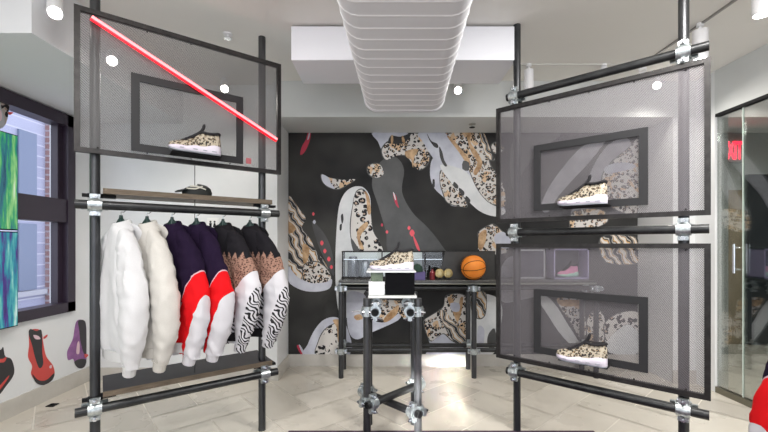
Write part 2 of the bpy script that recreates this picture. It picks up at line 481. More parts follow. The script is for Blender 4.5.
# ------------------------------------------------------------------ mural
M['mural'] = mat('mural dark print', (.02, .02, .022), .45, spec=.10)
n = N(M['mural'])
a = n.noise(n.coord('Object', (1, 1, 1.2)), .9, 3, .5)
b_ = n.noise(n.coord('Object'), 14, 4, .7)
c = n.ramp(a.outputs['Fac'], [(.36, (.008, .008, .010)), (.70, (.085, .084, .079))])
n.ln(n.mix(n.math('MULTIPLY', b_.outputs['Fac'], .25), c, (.05, .05, .05)), n.b.inputs['Base Color'])
M['lav'] = noisy('printed lavender sole', (.42, .43, .52), (.66, .68, .76), 5, .42)
M['whit'] = noisy('printed white sole', (.60, .62, .64), (.80, .81, .82), 4, .42)
M['leo'] = leopard('printed leopard', 17, (.70, .67, .64), (.46, .34, .26), rough=.42)
M['leos'] = leopard('printed small leopard', 26, (.66, .63, .60), (.52, .38, .28), rough=.42, patch=(.66, .47, .30))
M['leoo'] = tiger('printed orange tiger', 4.0, [(.02, .02, .022), (.62, .58, .54), (.02, .02, .02), (.66, .40, .16), (.72, .68, .63)], (0, .6, .4), 9)
M['oran'] = noisy('printed orange', (.30, .16, .07), (.72, .50, .30), 16, .42, spec=.2)
M['pred'] = mat('printed red', (.50, .02, .06), .42)
M['pink'] = mat('printed bright red', (.85, .10, .13), .42)
M['ghost'] = noisy('printed smoke grey', (.055, .056, .056), (.085, .086, .086), 5, .42)
M['ghost2'] = noisy('printed pale smoke', (.22, .22, .24), (.42, .42, .46), 5, .42)
M['pblk'] = mat('printed black', (.014, .014, .017), .42)
ml = ['mural', 'lav', 'whit', 'leo', 'leos', 'leoo', 'oran', 'pred', 'pink', 'ghost', 'ghost2', 'pblk']
bm = new_bm()
S_ = 93.85
MX0, MX1, MZ0, MZ1 = (288.6-CX)/S_, 2.70, EYE-(354-HY)/S_, EYE+(HY-133)/S_
box(bm, MX0, MX1-.004, YB-.010, YB-.0015, MZ0, MZ1, 0)
lay = [0]
def mp(pts, m, smooth=4, edge=True):
    if edge and m in ('leo', 'leos', 'leoo'):
        cx_ = sum(p[0] for p in pts)/len(pts); cy_ = sum(p[1] for p in pts)/len(pts)
        mp([(p[0]+(p[0]-cx_)/max(6, abs(p[0]-cx_)+abs(p[1]-cy_))*1.3, p[1]+(p[1]-cy_)/max(6, abs(p[0]-cx_)+abs(p[1]-cy_))*1.3) for p in pts], 'ghost', smooth)
    lay[0] += 1
    q = spline([tuple(map(float, p)) for p in pts], smooth) if smooth else pts
    y = YB-.0105 - lay[0]*.00005
    vs = []
    for x, yy in q:
        X = min(max((x-CX)/S_, MX0), MX1); Z = min(max(EYE-(yy-HY)/S_, MZ0), MZ1)
        if vs and (vs[-1].co - V((X, y, Z))).length < 1e-5: continue
        vs.append(bm.verts.new((X, y, Z)))
    if (vs[0].co-vs[-1].co).length < 1e-5: bm.verts.remove(vs.pop())
    bm.faces.new(vs).material_index = ml.index(m)
# smoky ghosts
mp([(376, 168), (386, 158), (397, 158), (404, 170), (402, 192), (412, 212), (428, 228), (442, 246), (442, 254), (392, 254), (386, 232), (378, 205), (372, 185)], 'ghost')
mp([(384, 176), (391, 172), (394, 190), (398, 206), (405, 216), (400, 220), (390, 208), (385, 192)], 'ghost2', 4) if False else None
mp([(312, 222), (320, 228), (328, 240), (333, 256), (334, 276), (326, 262), (318, 244)], 'ghost')
mp([(404, 222), (416, 224), (424, 236), (424, 252), (410, 240)], 'ghost')
# red flecks
mp([(308, 133), (311, 133), (309.5, 142), (305, 152), (300.5, 155), (302, 147), (306, 140)], 'pred')
mp([(309, 133), (310.5, 133), (309, 139), (307.5, 140)], 'lav', 2)
for x, y, r, k in ((313.5, 214, 1.3, 'pink'), (314.5, 222, 1.5, 'lav'), (322, 243, 1.8, 'pink'), (325, 251, 1.7, 'pink'), (329, 259, 1.8, 'pink'), (331.5, 267, 1.5, 'pink'), (409, 228, 1.6, 'pink'), (412, 233, 2.6, 'pink'), (382, 225, 1.2, 'pred'), (387, 232, 1.3, 'pink'), (376, 240, 1, 'pred')):
    mp([(x-r, y), (x, y-r*1.4), (x+r, y), (x, y+r*1.4)], k)
mp([(393, 193), (396, 196), (397.5, 203), (399, 208), (396, 205), (394, 199)], 'pred'); mp([(393, 192), (394.5, 194), (396, 200), (394.6, 199)], 'whit', 2)
mp([(413, 235), (416, 240), (419, 247), (420, 251), (417, 249), (414, 241)], 'pink')
mp([(297, 346), (299, 345), (303, 353), (301, 354)], 'pred', 2); mp([(299, 345), (300.5, 345), (305, 353), (303, 354)], 'lav', 2)
# small shoe toe
mp([(322, 174.5), (330, 178), (343, 180), (355, 179.5), (347, 185), (338, 189), (329, 187), (323, 181)], 'leos')
mp([(322, 174.5), (329, 178), (331, 183), (335, 189), (327, 186), (322.5, 181)], 'lav')
mp([(368, 167), (374, 164), (380, 165), (383, 170), (383, 175), (376, 178), (369, 174)], 'leos')
# tiger shoe at the left edge
mp([(288, 201), (295, 203), (300, 210), (306, 219), (302, 228), (311, 240), (316, 251), (325, 262), (331, 275), (331, 284), (318, 288), (300, 285), (288, 274)], 'leoo')
mp([(288, 222), (293, 224), (296, 229), (292, 233), (288, 232)], 'oran'); mp([(303, 244), (309, 247), (309, 256), (305, 265), (303, 258)], 'oran')
mp([(304, 266), (316, 262), (326, 268), (331, 279), (320, 286), (306, 282)], 'leos')
mp([(288, 266), (298, 277), (312, 283), (326, 282), (332, 279), (330, 288), (318, 291.5), (302, 290), (288, 281)], 'lav')
# big central shoe
mp([(356, 186.5), (348, 190), (342, 198), (338.5, 210), (336.5, 232), (335.5, 258), (336, 290), (339, 312), (344, 316), (352, 318), (360, 300), (378, 270), (384, 258), (380, 244), (373, 232), (371, 212), (370, 197), (364, 188)], 'whit')
mp([(356, 193), (363, 190), (369, 198), (370.5, 212), (373, 231), (380, 243), (384, 256), (372, 262), (360, 254), (352, 240), (351, 224), (353, 206)], 'leo')
mp([(365, 191), (369, 197), (371, 212), (368, 214), (366.5, 200)], 'oran', 3); mp([(357, 232), (366, 222), (368, 226), (360, 237), (364, 248), (360, 248)], 'oran', 3)
mp([(351, 238), (357, 246), (363, 256), (361, 262), (353, 250)], 'ghost')
mp([(341, 216), (343, 214), (343.6, 220), (342, 224)], 'pblk'); mp([(340, 225), (342, 224), (341.6, 230), (339.8, 230)], 'pblk')
# toe bottom left
mp([(305.5, 355), (308, 344), (314, 331), (322, 321), (331, 317), (339, 318), (346, 324), (350, 355)], 'lav')
mp([(317, 355), (319, 341), (324, 331), (332, 325), (341, 325), (344, 355)], 'leo')
mp([(333, 320), (340, 320), (343, 330), (342, 352), (338, 340), (337, 328)], 'oran')
# top centre shoe
mp([(373, 132), (406, 132), (404, 140), (394, 143), (388, 148), (382, 150), (378, 142)], 'lav')
mp([(382, 150), (390, 141), (402, 144), (412, 134), (422, 137), (429, 148), (428, 163), (420, 170), (414, 166), (406, 156), (396, 156), (386, 160)], 'leos')
mp([(388, 143), (391, 136), (400, 137), (410, 134), (408, 140), (400, 144), (392, 144)], 'pblk')
mp([(391, 136), (393, 136), (393, 143), (391, 144)], 'oran', 2); mp([(402, 136), (404, 138), (405, 143), (402, 142)], 'oran', 2)
mp([(405, 152), (415, 149), (418, 151), (414, 158), (413, 168), (411, 160), (407, 158)], 'oran', 3)
# lower right neighbour shoe
mp([(431, 162), (436, 158), (446, 172), (458, 188), (466, 204), (452, 206), (443, 197), (434, 188), (430, 176)], 'lav')
mp([(441, 171), (450, 180), (460, 192), (467, 206), (458, 206), (447, 202), (443, 192), (440, 182)], 'leos')
mp([(432.5, 180), (434.5, 180), (434.5, 187), (432.5, 187)], 'pblk')
# big top right shoe
mp([(419, 132), (452, 132), (466, 150), (474, 172), (482, 190), (494, 202), (504, 208), (504, 214), (494, 216.5), (479, 211), (464, 197), (448, 179), (434, 160), (424, 144)], 'lav')
mp([(440, 165), (466, 172), (480, 194), (494, 205), (504, 210), (504, 214), (494, 216.5), (479, 211), (464, 197), (452, 184)], 'whit')
mp([(446, 132), (474, 132), (482, 142), (487, 154), (490, 166), (498, 176), (504, 190), (504, 206), (490, 203), (478, 190), (470, 172), (464, 156), (455, 143)], 'leos')
mp([(447, 137), (452, 139), (464, 153), (470, 162), (468, 166), (459, 153)], 'oran'); mp([(466, 132), (471, 132), (470, 142), (478, 154), (482, 164), (476, 175), (473, 172), (477, 163), (470, 150)], 'oran')
mp([(463, 161), (469, 163), (468, 171), (462, 169)], 'pblk', 2); mp([(479, 133), (484, 134), (490, 150), (494, 160), (486, 156)], 'leoo')
for q in ([(427, 134), (429, 140), (434, 147), (438, 148), (437, 144), (431, 141)], [(439, 147), (442, 152), (444, 160), (447, 166), (444, 166), (440, 158)], [(454, 182), (458, 186), (457, 189), (453, 186)], [(459, 188), (464, 192), (463, 196), (459, 192)], [(466, 196), (470, 200), (469, 203), (465, 200)]): mp(q, 'pblk')
mp([(491, 146), (497, 143), (503, 148), (500, 153), (494, 153)], 'leos')
# right middle pieces
mp([(478, 233), (488, 226), (494, 225), (503, 233), (508, 240), (505, 253), (478, 253), (480, 244)], 'leos'); mp([(479, 234), (486, 230), (485, 242), (481, 250), (478, 247)], 'oran')
mp([(494, 236), (503, 232), (510, 240), (508, 248), (497, 247)], 'lav')
# lower centre
mp([(348, 293), (362, 293), (367, 300), (370, 318), (386, 322), (400, 312), (398, 320), (372, 332), (358, 339), (350, 334), (347, 318)], 'lav')
mp([(354, 316), (360, 314), (363, 318), (357, 320)], 'oran'); mp([(366, 300), (376, 299), (392, 300), (406, 302), (414, 312), (405, 318), (396, 312), (384, 320), (376, 314), (368, 310)], 'leos')
mp([(384, 318), (396, 306), (399, 306), (396, 315), (386, 322)], 'oran')
# lower right shoe
mp([(424, 325), (430, 318), (440, 322), (448, 334), (460, 343), (470, 349), (470, 355), (428, 355), (430, 345)], 'lav')
mp([(424, 322), (430, 316), (440, 310), (444, 305), (446, 296), (460, 294), (468, 300), (472, 318), (466, 330), (468, 346), (452, 340), (444, 333), (438, 336), (430, 340)], 'leos')
mp([(439, 312), (446, 312), (455, 324), (466, 334), (474, 342), (470, 349), (452, 338)], 'leoo')
mp([(447, 298), (452, 310), (457, 322), (461, 312), (463, 298), (460, 298), (457, 310), (452, 298)], 'oran', 3)
mp([(450, 303), (459, 303), (459, 311), (452, 311)], 'lav', 2)
mp([(470, 296), (494, 296), (502, 310), (498, 336), (492, 355), (476, 355), (466, 330)], 'whit'); mp([(474, 293), (485, 293), (485, 312), (480, 318), (473, 314), (471, 302)], 'leoo')
mp([(488, 334), (494, 328), (496, 340), (492, 350), (487, 344)], 'ghost'); mp([(478, 326), (484, 330), (482, 350), (477, 344)], 'lav')
# behind the right-hand panels, above
mp([(540, 208), (548, 188), (562, 168), (578, 150), (592, 140), (606, 138), (594, 156), (576, 176), (558, 196), (548, 212)], 'ghost2')
mp([(570, 214), (580, 196), (590, 172), (600, 154), (612, 142), (626, 138), (630, 150), (612, 160), (602, 176), (592, 200), (584, 214)], 'ghost2')
mp([(602, 176), (612, 162), (626, 150), (640, 142), (640, 210), (612, 208), (604, 196)], 'leos')
mp([(604, 168), (616, 163), (632, 164), (634, 168), (618, 172), (606, 174)], 'lav')
mp([(510, 150), (522, 134), (560, 134), (540, 150), (524, 170), (512, 190)], 'ghost')
mp([(500, 270), (512, 256), (530, 268), (545, 290), (520, 300), (500, 300)], 'ghost2')
mp([(573, 212), (600, 210), (606, 222), (580, 232), (570, 228)], 'leos'); mp([(600, 238), (628, 236), (640, 244), (640, 262), (606, 262)], 'leoo')
# behind the right-hand panels, below
mp([(536, 296), (546, 296), (556, 306), (566, 322), (576, 338), (581, 348), (574, 348), (560, 334), (548, 316)], 'whit')
mp([(556, 300), (566, 297), (580, 299), (583, 312), (586, 330), (580, 338), (570, 322)], 'leos'); mp([(558, 300), (578, 300), (580, 305), (562, 306)], 'oran')
mp([(588, 316), (596, 310), (603, 316), (604, 332), (600, 346), (590, 344), (586, 330)], 'leos')
mp([(606, 322), (616, 314), (630, 312), (640, 318), (640, 352), (608, 352)], 'whit'); mp([(604, 324), (616, 314), (632, 311), (640, 316), (640, 332), (626, 324), (612, 334), (606, 340)], 'leo')
o = obj('mural', bm, [M[k] for k in ml]); tag(o, 'huge dark wall mural of floating leopard print sneakers on the back wall', 'mural')

# ------------------------------------------------------------------ left wall decals and screens
dml = {'dred': mat('decal coral red', (.62, .07, .06), .4), 'dblk': mat('decal black', (.03, .028, .03), .4), 'dpur': noisy('decal purple', (.20, .07, .22), (.34, .14, .36), 14, .4),
       'dgry': mat('decal grey', (.45, .45, .47), .4), 'dpink': mat('decal pale', (.75, .55, .6), .4)}
leod = leopard('decal multicolour', 16, (.42, .36, .32), (.30, .20, .16), rough=.4)
def decal(name, label, layers):
    bm = new_bm(); mats = []
    for i, (m, pts) in enumerate(layers):
        if m not in mats: mats.append(m)
        q = spline([tuple(map(float, p)) for p in pts], 5)
        vs = []
        for x, y in q:
            h = hit(x, y, (XL, 0, 0), (1, 0, 0)); vs.append(bm.verts.new((XL+.0015+i*.0006, h.y, h.z)))
        f = bm.faces.new(vs); f.material_index = mats.index(m)
        r = bmesh.ops.extrude_face_region(bm, geom=[f]) if i == 0 else None
        if r: bmesh.ops.translate(bm, vec=(-.001, 0, 0), verts=[v for v in r['geom'] if isinstance(v, bmesh.types.BMVert)])
    return tag(obj(name, bm, mats), label, 'wall decal', 'printed shoe decals on the left wall')
D = dml
decal('shoe_decal', 'printed red high-top shoe with black laces, middle of the low left wall', [
    (D['dred'], [(29, 332), (34, 329), (41, 331), (43, 342), (46, 356), (53, 366), (54, 376), (46, 382), (36, 381), (31, 374), (32, 366), (28, 357), (29, 345)]),
    (D['dblk'], [(28.5, 334), (30, 329), (36, 331), (41, 330), (42, 340), (42, 352), (43, 364), (39, 368), (35, 358), (32, 346)]),
    (D['dblk'], [(32, 374), (38, 380), (46, 380), (54, 373), (52, 380), (44, 385), (36, 383)]),
    (D['dpink'], [(33, 335), (38, 336), (40, 339), (35, 339)]),
    (D['dred'], [(43, 337), (47, 334.5), (46.5, 337), (43.5, 339)]), (D['dpink'], [(49, 366), (51, 365), (51, 368), (49, 368)])])
decal('shoe_decal', 'printed purple high-top shoe beside the near pole of the left rack', [
    (D['dpur'], [(76, 322), (82, 320), (86, 326), (86, 345), (86, 362), (80, 367.5), (75, 364), (73, 359), (68, 360), (67, 352), (70, 345), (73, 338)]),
    (D['dblk'], [(78, 321), (84, 320.5), (86, 328), (86, 356), (83, 352), (80, 340), (79, 330)]),
    (D['dblk'], [(74, 362), (80, 359), (86, 360), (84, 367), (78, 368)]),
    (D['dpink'], [(77, 343), (79, 342), (79, 353), (76, 353)]), (D['dred'], [(84, 354), (88, 355), (85, 358)])])
decal('shoe_decal', 'printed black shoe with a red line cut by the left edge of the photo', [
    (D['dblk'], [(-14, 352), (0, 350), (3, 347), (5, 356), (11, 359), (14, 368), (13, 376), (6, 386), (-2, 396), (-14, 404)]),
    (D['dred'], [(-10, 357), (1, 359), (6, 357), (4, 362), (-4, 363), (-12, 366)]), (D['dred'], [(-8, 394), (0, 385), (8, 376), (8, 378), (1, 388), (-8, 398)])])
decal('shoe_decal', 'printed multicoloured leopard shoe high on the left wall above the screens', [
    (leod, [(-14, 84), (0, 80), (10, 81), (15, 87), (16, 94), (12, 100), (9, 108), (7, 120), (2, 127), (-14, 128)]),
    (D['dgry'], [(-14, 100), (-1, 96), (1, 108), (4, 118), (4, 126), (-2, 129), (-14, 128)]), (D['dpink'], [(-10, 112), (0, 110), (1, 120), (-8, 122)]), (D['dred'], [(8, 112), (13, 112.5), (9, 115)])])

def screen_mat(name, cols, rot):
    m = mat(name, (.01, .01, .01), .2); n = N(m)
    v = n.coord('Object', (1, 7, .9), rot)
    a = n.noise(v, 2.6, 5, .6)
    n.ln(n.ramp(a.outputs['Fac'], cols), n.b.inputs['Emission Color']); n.b.inputs['Emission Strength'].default_value = .85
    return m
SC = [screen_mat('screen aurora green', [(.30, (.0, .03, .10)), (.42, (.01, .16, .20)), (.50, (.03, .35, .12)), (.60, (.30, .62, .22)), (.72, (.75, .85, .70))], (R(35), 0, 0)),
      screen_mat('screen aurora violet', [(.30, (.01, .01, .05)), (.42, (.06, .02, .22)), (.50, (.0, .22, .32)), (.60, (.10, .45, .42)), (.72, (.65, .80, .75))], (R(-20), 0, 0))]
for i, (z0, z1, lab) in enumerate(((1.402, 2.11, 'upper wall screen showing green streaks of light'), (.688, 1.392, 'lower wall screen showing violet and teal streaks'))):
    T = thing('wall_screen', lab, 'screen', (-2.74, 2.2, z0), 'stacked video screens in front of the left window')
    bm = new_bm(); box(bm, -2.79, -2.735, 1.55, 2.84, z0, z1, bev=.003); obj('casing', bm, M['black'], T)
    bm = new_bm(); box(bm, -2.735, -2.731, 1.558, 2.832, z0+.008, z1-.008); obj('display', bm, SC[i], T)

# ------------------------------------------------------------------ scaffold pieces
RT = .0245
def clamp(parent, c, d1, d2, off, s=1.0):
    """swivel coupler: a collar round each tube, joined, with two bolts. off = vector from tube 1 axis to tube 2 axis"""
    c = V(c); d1 = V(d1).normalized(); d2 = V(d2).normalized(); off = V(off)
    on = off.normalized()
    bm = new_bm()
    for p, d, sg in ((c, d1, 1), (c+off, d2, -1)):
        tube(bm, p-d*.031*s, p+d*.031*s, RT+.009, 20)
        tube(bm, p-d*.020*s, p+d*.020*s, RT+.014, 20)
        sd = d.cross(on).normalized()
        for k in (-1, 1):
            obox(bm, p + sd*k*(RT+.018), sd, d, on, .016, .022*s, .013)
            tube(bm, p + sd*k*(RT+.026) - d*.024*s, p + sd*k*(RT+.026) + d*.024*s, .010, 10)
    lathe(bm, c+off*.5-on*.012, [(.022, 0), (.022, .024)], axis=on, n=16)
    o = obj('clamp', bm, M['galv'], parent, True)
    for p, d, sg in ((c, d1, -1), (c+off, d2, 1)):
        sd = d.cross(on).normalized()
        for k in (-1, 1):
            bm = new_bm()
            q = p + sd*k*(RT+.022)
            tube(bm, q - on*sg*.030, q + on*sg*.042, .0055, 10)
            tube(bm, q + on*sg*.014, q + on*sg*.028, .0125, 6)
            tube(bm, q - on*sg*.022, q - on*sg*.013, .0095, 6)
            obj('bolt', bm, M['bolt'], o)
    return o

def pole(parent, x, y, h, name='pole', z0=0):
    bm = new_bm(); tube(bm, (x, y, z0), (x, y, h), RT, 24); return obj(name, bm, M['pole'], parent, True)
def rail(parent, p, q, name='rail', r=RT):
    bm = new_bm(); tube(bm, p, q, r, 24, hollow=.82); return obj(name, bm, [M['steel'], M['blackm']], parent, True)

def quad_frame(bm, C, w, dirs, nrm, th):
    """picture-frame strip inside the quad C (4 corners in order), width w, thickness th along nrm"""
    C = [V(c) for c in C]; cen = sum(C, V((0, 0, 0)))/4
    uu, vv = dirs
    inn = []
    for c in C:
        d = c-cen; su = 1 if d.dot(uu) > 0 else -1; sv = 1 if d.dot(vv) > 0 else -1
        inn.append(c - uu*su*w - vv*sv*w)
    for i in range(4):
        j = (i+1) % 4
        q = [C[i], C[j], inn[j], inn[i]]
        a = [bm.verts.new(p - nrm*th/2) for p in q]; b = [bm.verts.new(p + nrm*th/2) for p in q]
        bm.faces.new(a); bm.faces.new(b)
        for k in range(4): bm.faces.new((a[k], a[(k+1) % 4], b[(k+1) % 4], b[k]))

def mesh_panel(parent, P0, u, n, a0, a1, z0, z1, inner_px, pm):
    """perforated panel in the vertical plane through P0 along u; inner_px = photo corners of the dark inner frame"""
    P0 = V(P0); u = V(u); n = V(n); zz = V((0, 0, 1))
    cor = [P0+u*a0+zz*z0, P0+u*a1+zz*z0, P0+u*a1+zz*z1, P0+u*a0+zz*z1]
    bm = new_bm(); uvl = bm.loops.layers.uv.new('UVMap')
    ins = [P0+u*(a0+.01)+zz*(z0+.01), P0+u*(a1-.01)+zz*(z0+.01), P0+u*(a1-.01)+zz*(z1-.01), P0+u*(a0+.01)+zz*(z1-.01)]
    f = bm.faces.new([bm.verts.new(p) for p in ins])
    for l in f.loops:
        l[uvl].uv = ((l.vert.co-P0).dot(u), l.vert.co.z)
    sheet = obj('perforated_sheet', bm, pm, parent)
    bm = new_bm(); quad_frame(bm, cor, .026, (u, zz), n, .028); fr = obj('panel_frame', bm, M['steel2'], parent)
    # little screws along the frame
    k = a0+.10
    while k < a1-.03:
        for z in (z0+.035, z1-.035):
            bm = new_bm(); p = P0+u*k+zz*z+n*.002; lathe(bm, p, [(.0045, 0), (.0045, .004), (.001, .006)], axis=n, n=8)
            obj('screw', bm, M['steel2'], fr)
        k += .23
    C = [hit(x, y, P0+n*.012, n) for x, y in inner_px]
    ua = [(c-P0).dot(u) for c in C]; zs = [c.z for c in C]
    lo = min(ua[0], ua[3]); hi = max(ua[1], ua[2])
    lo, hi = (ua[0]+ua[3])/2, (ua[1]+ua[2])/2; zt = (zs[0]+zs[1])/2; zb = (zs[2]+zs[3])/2
    if lo > hi: lo, hi = hi, lo
    cor = [P0+n*.012+u*lo+zz*zb, P0+n*.012+u*hi+zz*zb, P0+n*.012+u*hi+zz*zt, P0+n*.012+u*lo+zz*zt]
    bm = new_bm(); quad_frame(bm, cor, .042, (u, zz), n, .012); obj('inner_frame', bm, M['inner'], parent)
    return lo, hi, zb, zt

# ---- left rack
P = V((-1.597, 2.10, 0)); Q = V((-.853, 2.657, 0)); u1 = (Q-P).normalized(); L1 = (Q-P).length; n1 = V((u1.y, -u1.x, 0))
Z = V((0, 0, 1))
LR = thing('scaffold_clothes_rack', 'left clothes rack of black scaffold tubes with a mesh panel and two shelves', 'clothes rack', (P.x, P.y, 0))
pole(LR, P.x, P.y, CEIL); pole(LR, Q.x, Q.y, 2.745)
o1 = n1*.052
rail(LR, P+o1-u1*.085+Z*1.512, P+o1+u1*(L1+.10)+Z*1.512, 'hanging_rail')
rail(LR, P+o1-u1*.085+Z*.405, P+o1+u1*(L1+.09)+Z*.405, 'bottom_rail')
for p_ in (P, Q):
    for z in (1.512, .405): clamp(LR, p_+Z*z, Z, u1, o1)
# shelves
def shelf(z, th, d0, d1, a0, a1, name, lab=None):
    bm = new_bm()
    cs = [P+u1*a0+n1*d0, P+u1*a1+n1*d0, P+u1*a1+n1*d1, P+u1*a0+n1*d1]
    lo = [bm.verts.new(c+Z*(z-th)) for c in cs]; hi = [bm.verts.new(c+Z*z) for c in cs]
    bm.faces.new(lo); f = bm.faces.new(hi); f.material_index = 1
    for k in range(4): bm.faces.new((lo[k], lo[(k+1) % 4], hi[(k+1) % 4], hi[k]))
    s = obj(name, bm, [M['plank'], M['shelfd']], LR)
    return s
shelf(1.607, .030, .05, -.20, .035, L1+.055, 'top_shelf')
shelf(.490, .032, .05, -.27, .035, L1+.055, 'bottom_shelf')
for p_ in (P, Q):
    for z in (1.567, .448):
        bm = new_bm(); tube(bm, p_+Z*(z-.010), p_+Z*(z+.010), RT+.012, 20); obox(bm, p_+Z*z+n1*-.02+u1*.045, u1, n1, Z, .05, .03, .008); obox(bm, p_+Z*z-u1*.045, u1, n1, Z, .012, .012, .009)
        obj('shelf_collar', bm, M['blackm'], LR)
bm = new_bm(); wp = P+u1*.50+n1*.01
tube(bm, wp+Z*.49, wp+Z*1.80, .0022, 6); obj('shelf_cable', bm, M['steel'], LR)
pc1 = n1*.047
LI = mesh_panel(LR, P+pc1, u1, n1, -.0885, L1+.115, 1.79, 2.566, [(131, 73), (243, 97), (243, 166), (131, 148)], M['perf'])
bm = new_bm(); tp = hit(248.5, 161, P+pc1, n1)
obox(bm, tp+n1*.002, u1, n1, Z, .017, .0015, .019); obj('red_tag', bm, noisy('red stamp', (.35, .10, .11), (.60, .16, .18), 90, .5), LR)
# little platform for the shoe
def platform(parent, Pp, u, n, a0, a1, z):
    bm = new_bm(); c = V(Pp)+u*((a0+a1)/2)+n*.07+Z*(z-.003)
    obox(bm, c, u, n, Z, abs(a1-a0)/2, .062, .003)
    obj('shoe_ledge', bm, M['blackm'], parent)

# neon tube across the left panel
pn = P+n1*.085
A = hit(92, 17, pn, n1); B = hit(277, 139.5, pn, n1)
T = thing('neon_tube', 'slanting red glowing light tube across the upper left mesh panel', 'light tube', (A.x, A.y, B.z))
bm = new_bm(); tube(bm, A, B, .0095, 16); obj('lit_tube', bm, mat('lit pink red tube', (1, .2, .2), .4, emit=(1, .17, .19), estr=2.6), T, True)
d_ = (B-A).normalized(); up_ = d_.cross(n1).normalized()
if up_.z > 0: up_ = -up_
bm = new_bm(); tube(bm, A+up_*.013, B+up_*.013, .0075, 12); obj('red_channel', bm, mat('glowing red channel', (.8, .01, .02), .4, emit=(1, .0, .012), estr=1.6), T, True)
for k in (.04, .5, .96):
    bm = new_bm(); c = A.lerp(B, k); tube(bm, c, c-n1*.034, .006, 8); obj('bracket', bm, M['blackm'], T)

# ---- right rack
Rn = V((1.613, 2.045, 0)); Sf = V((.924, 2.64, 0)); u2 = (Sf-Rn).normalized(); L2 = (Sf-Rn).length; n2 = V((-abs(u2.y), -abs(u2.x), 0))
RR = thing('scaffold_display_rack', 'right display rack of black scaffold tubes holding two mesh panels', 'display rack', (Rn.x, Rn.y, 0))
pole(RR, Rn.x, Rn.y, CEIL); pole(RR, Sf.x, Sf.y, CEIL)
o2 = n2*.052
for z, nm in ((2.312, 'top_rail'), (1.378, 'middle_rail'), (.425, 'bottom_rail')):
    rail(RR, Rn+o2-u2*.105+Z*z, Rn+o2+u2*(L2+.05)+Z*z, nm)
    for p_ in (Rn, Sf): clamp(RR, p_+Z*z, Z, u2, o2)
U1_ = mesh_panel(RR, Rn+n2*.047, u2, n2, -.111, L2+.126, 1.448, 2.252, [(648, 128), (534, 145), (534, 210), (648, 206)], M['perf2'])
U2_ = mesh_panel(RR, Rn+n2*.047, u2, n2, -.111, L2+.126, .502, 1.303, [(648, 297), (534, 289), (534, 353), (648, 372)], M['perf2'])

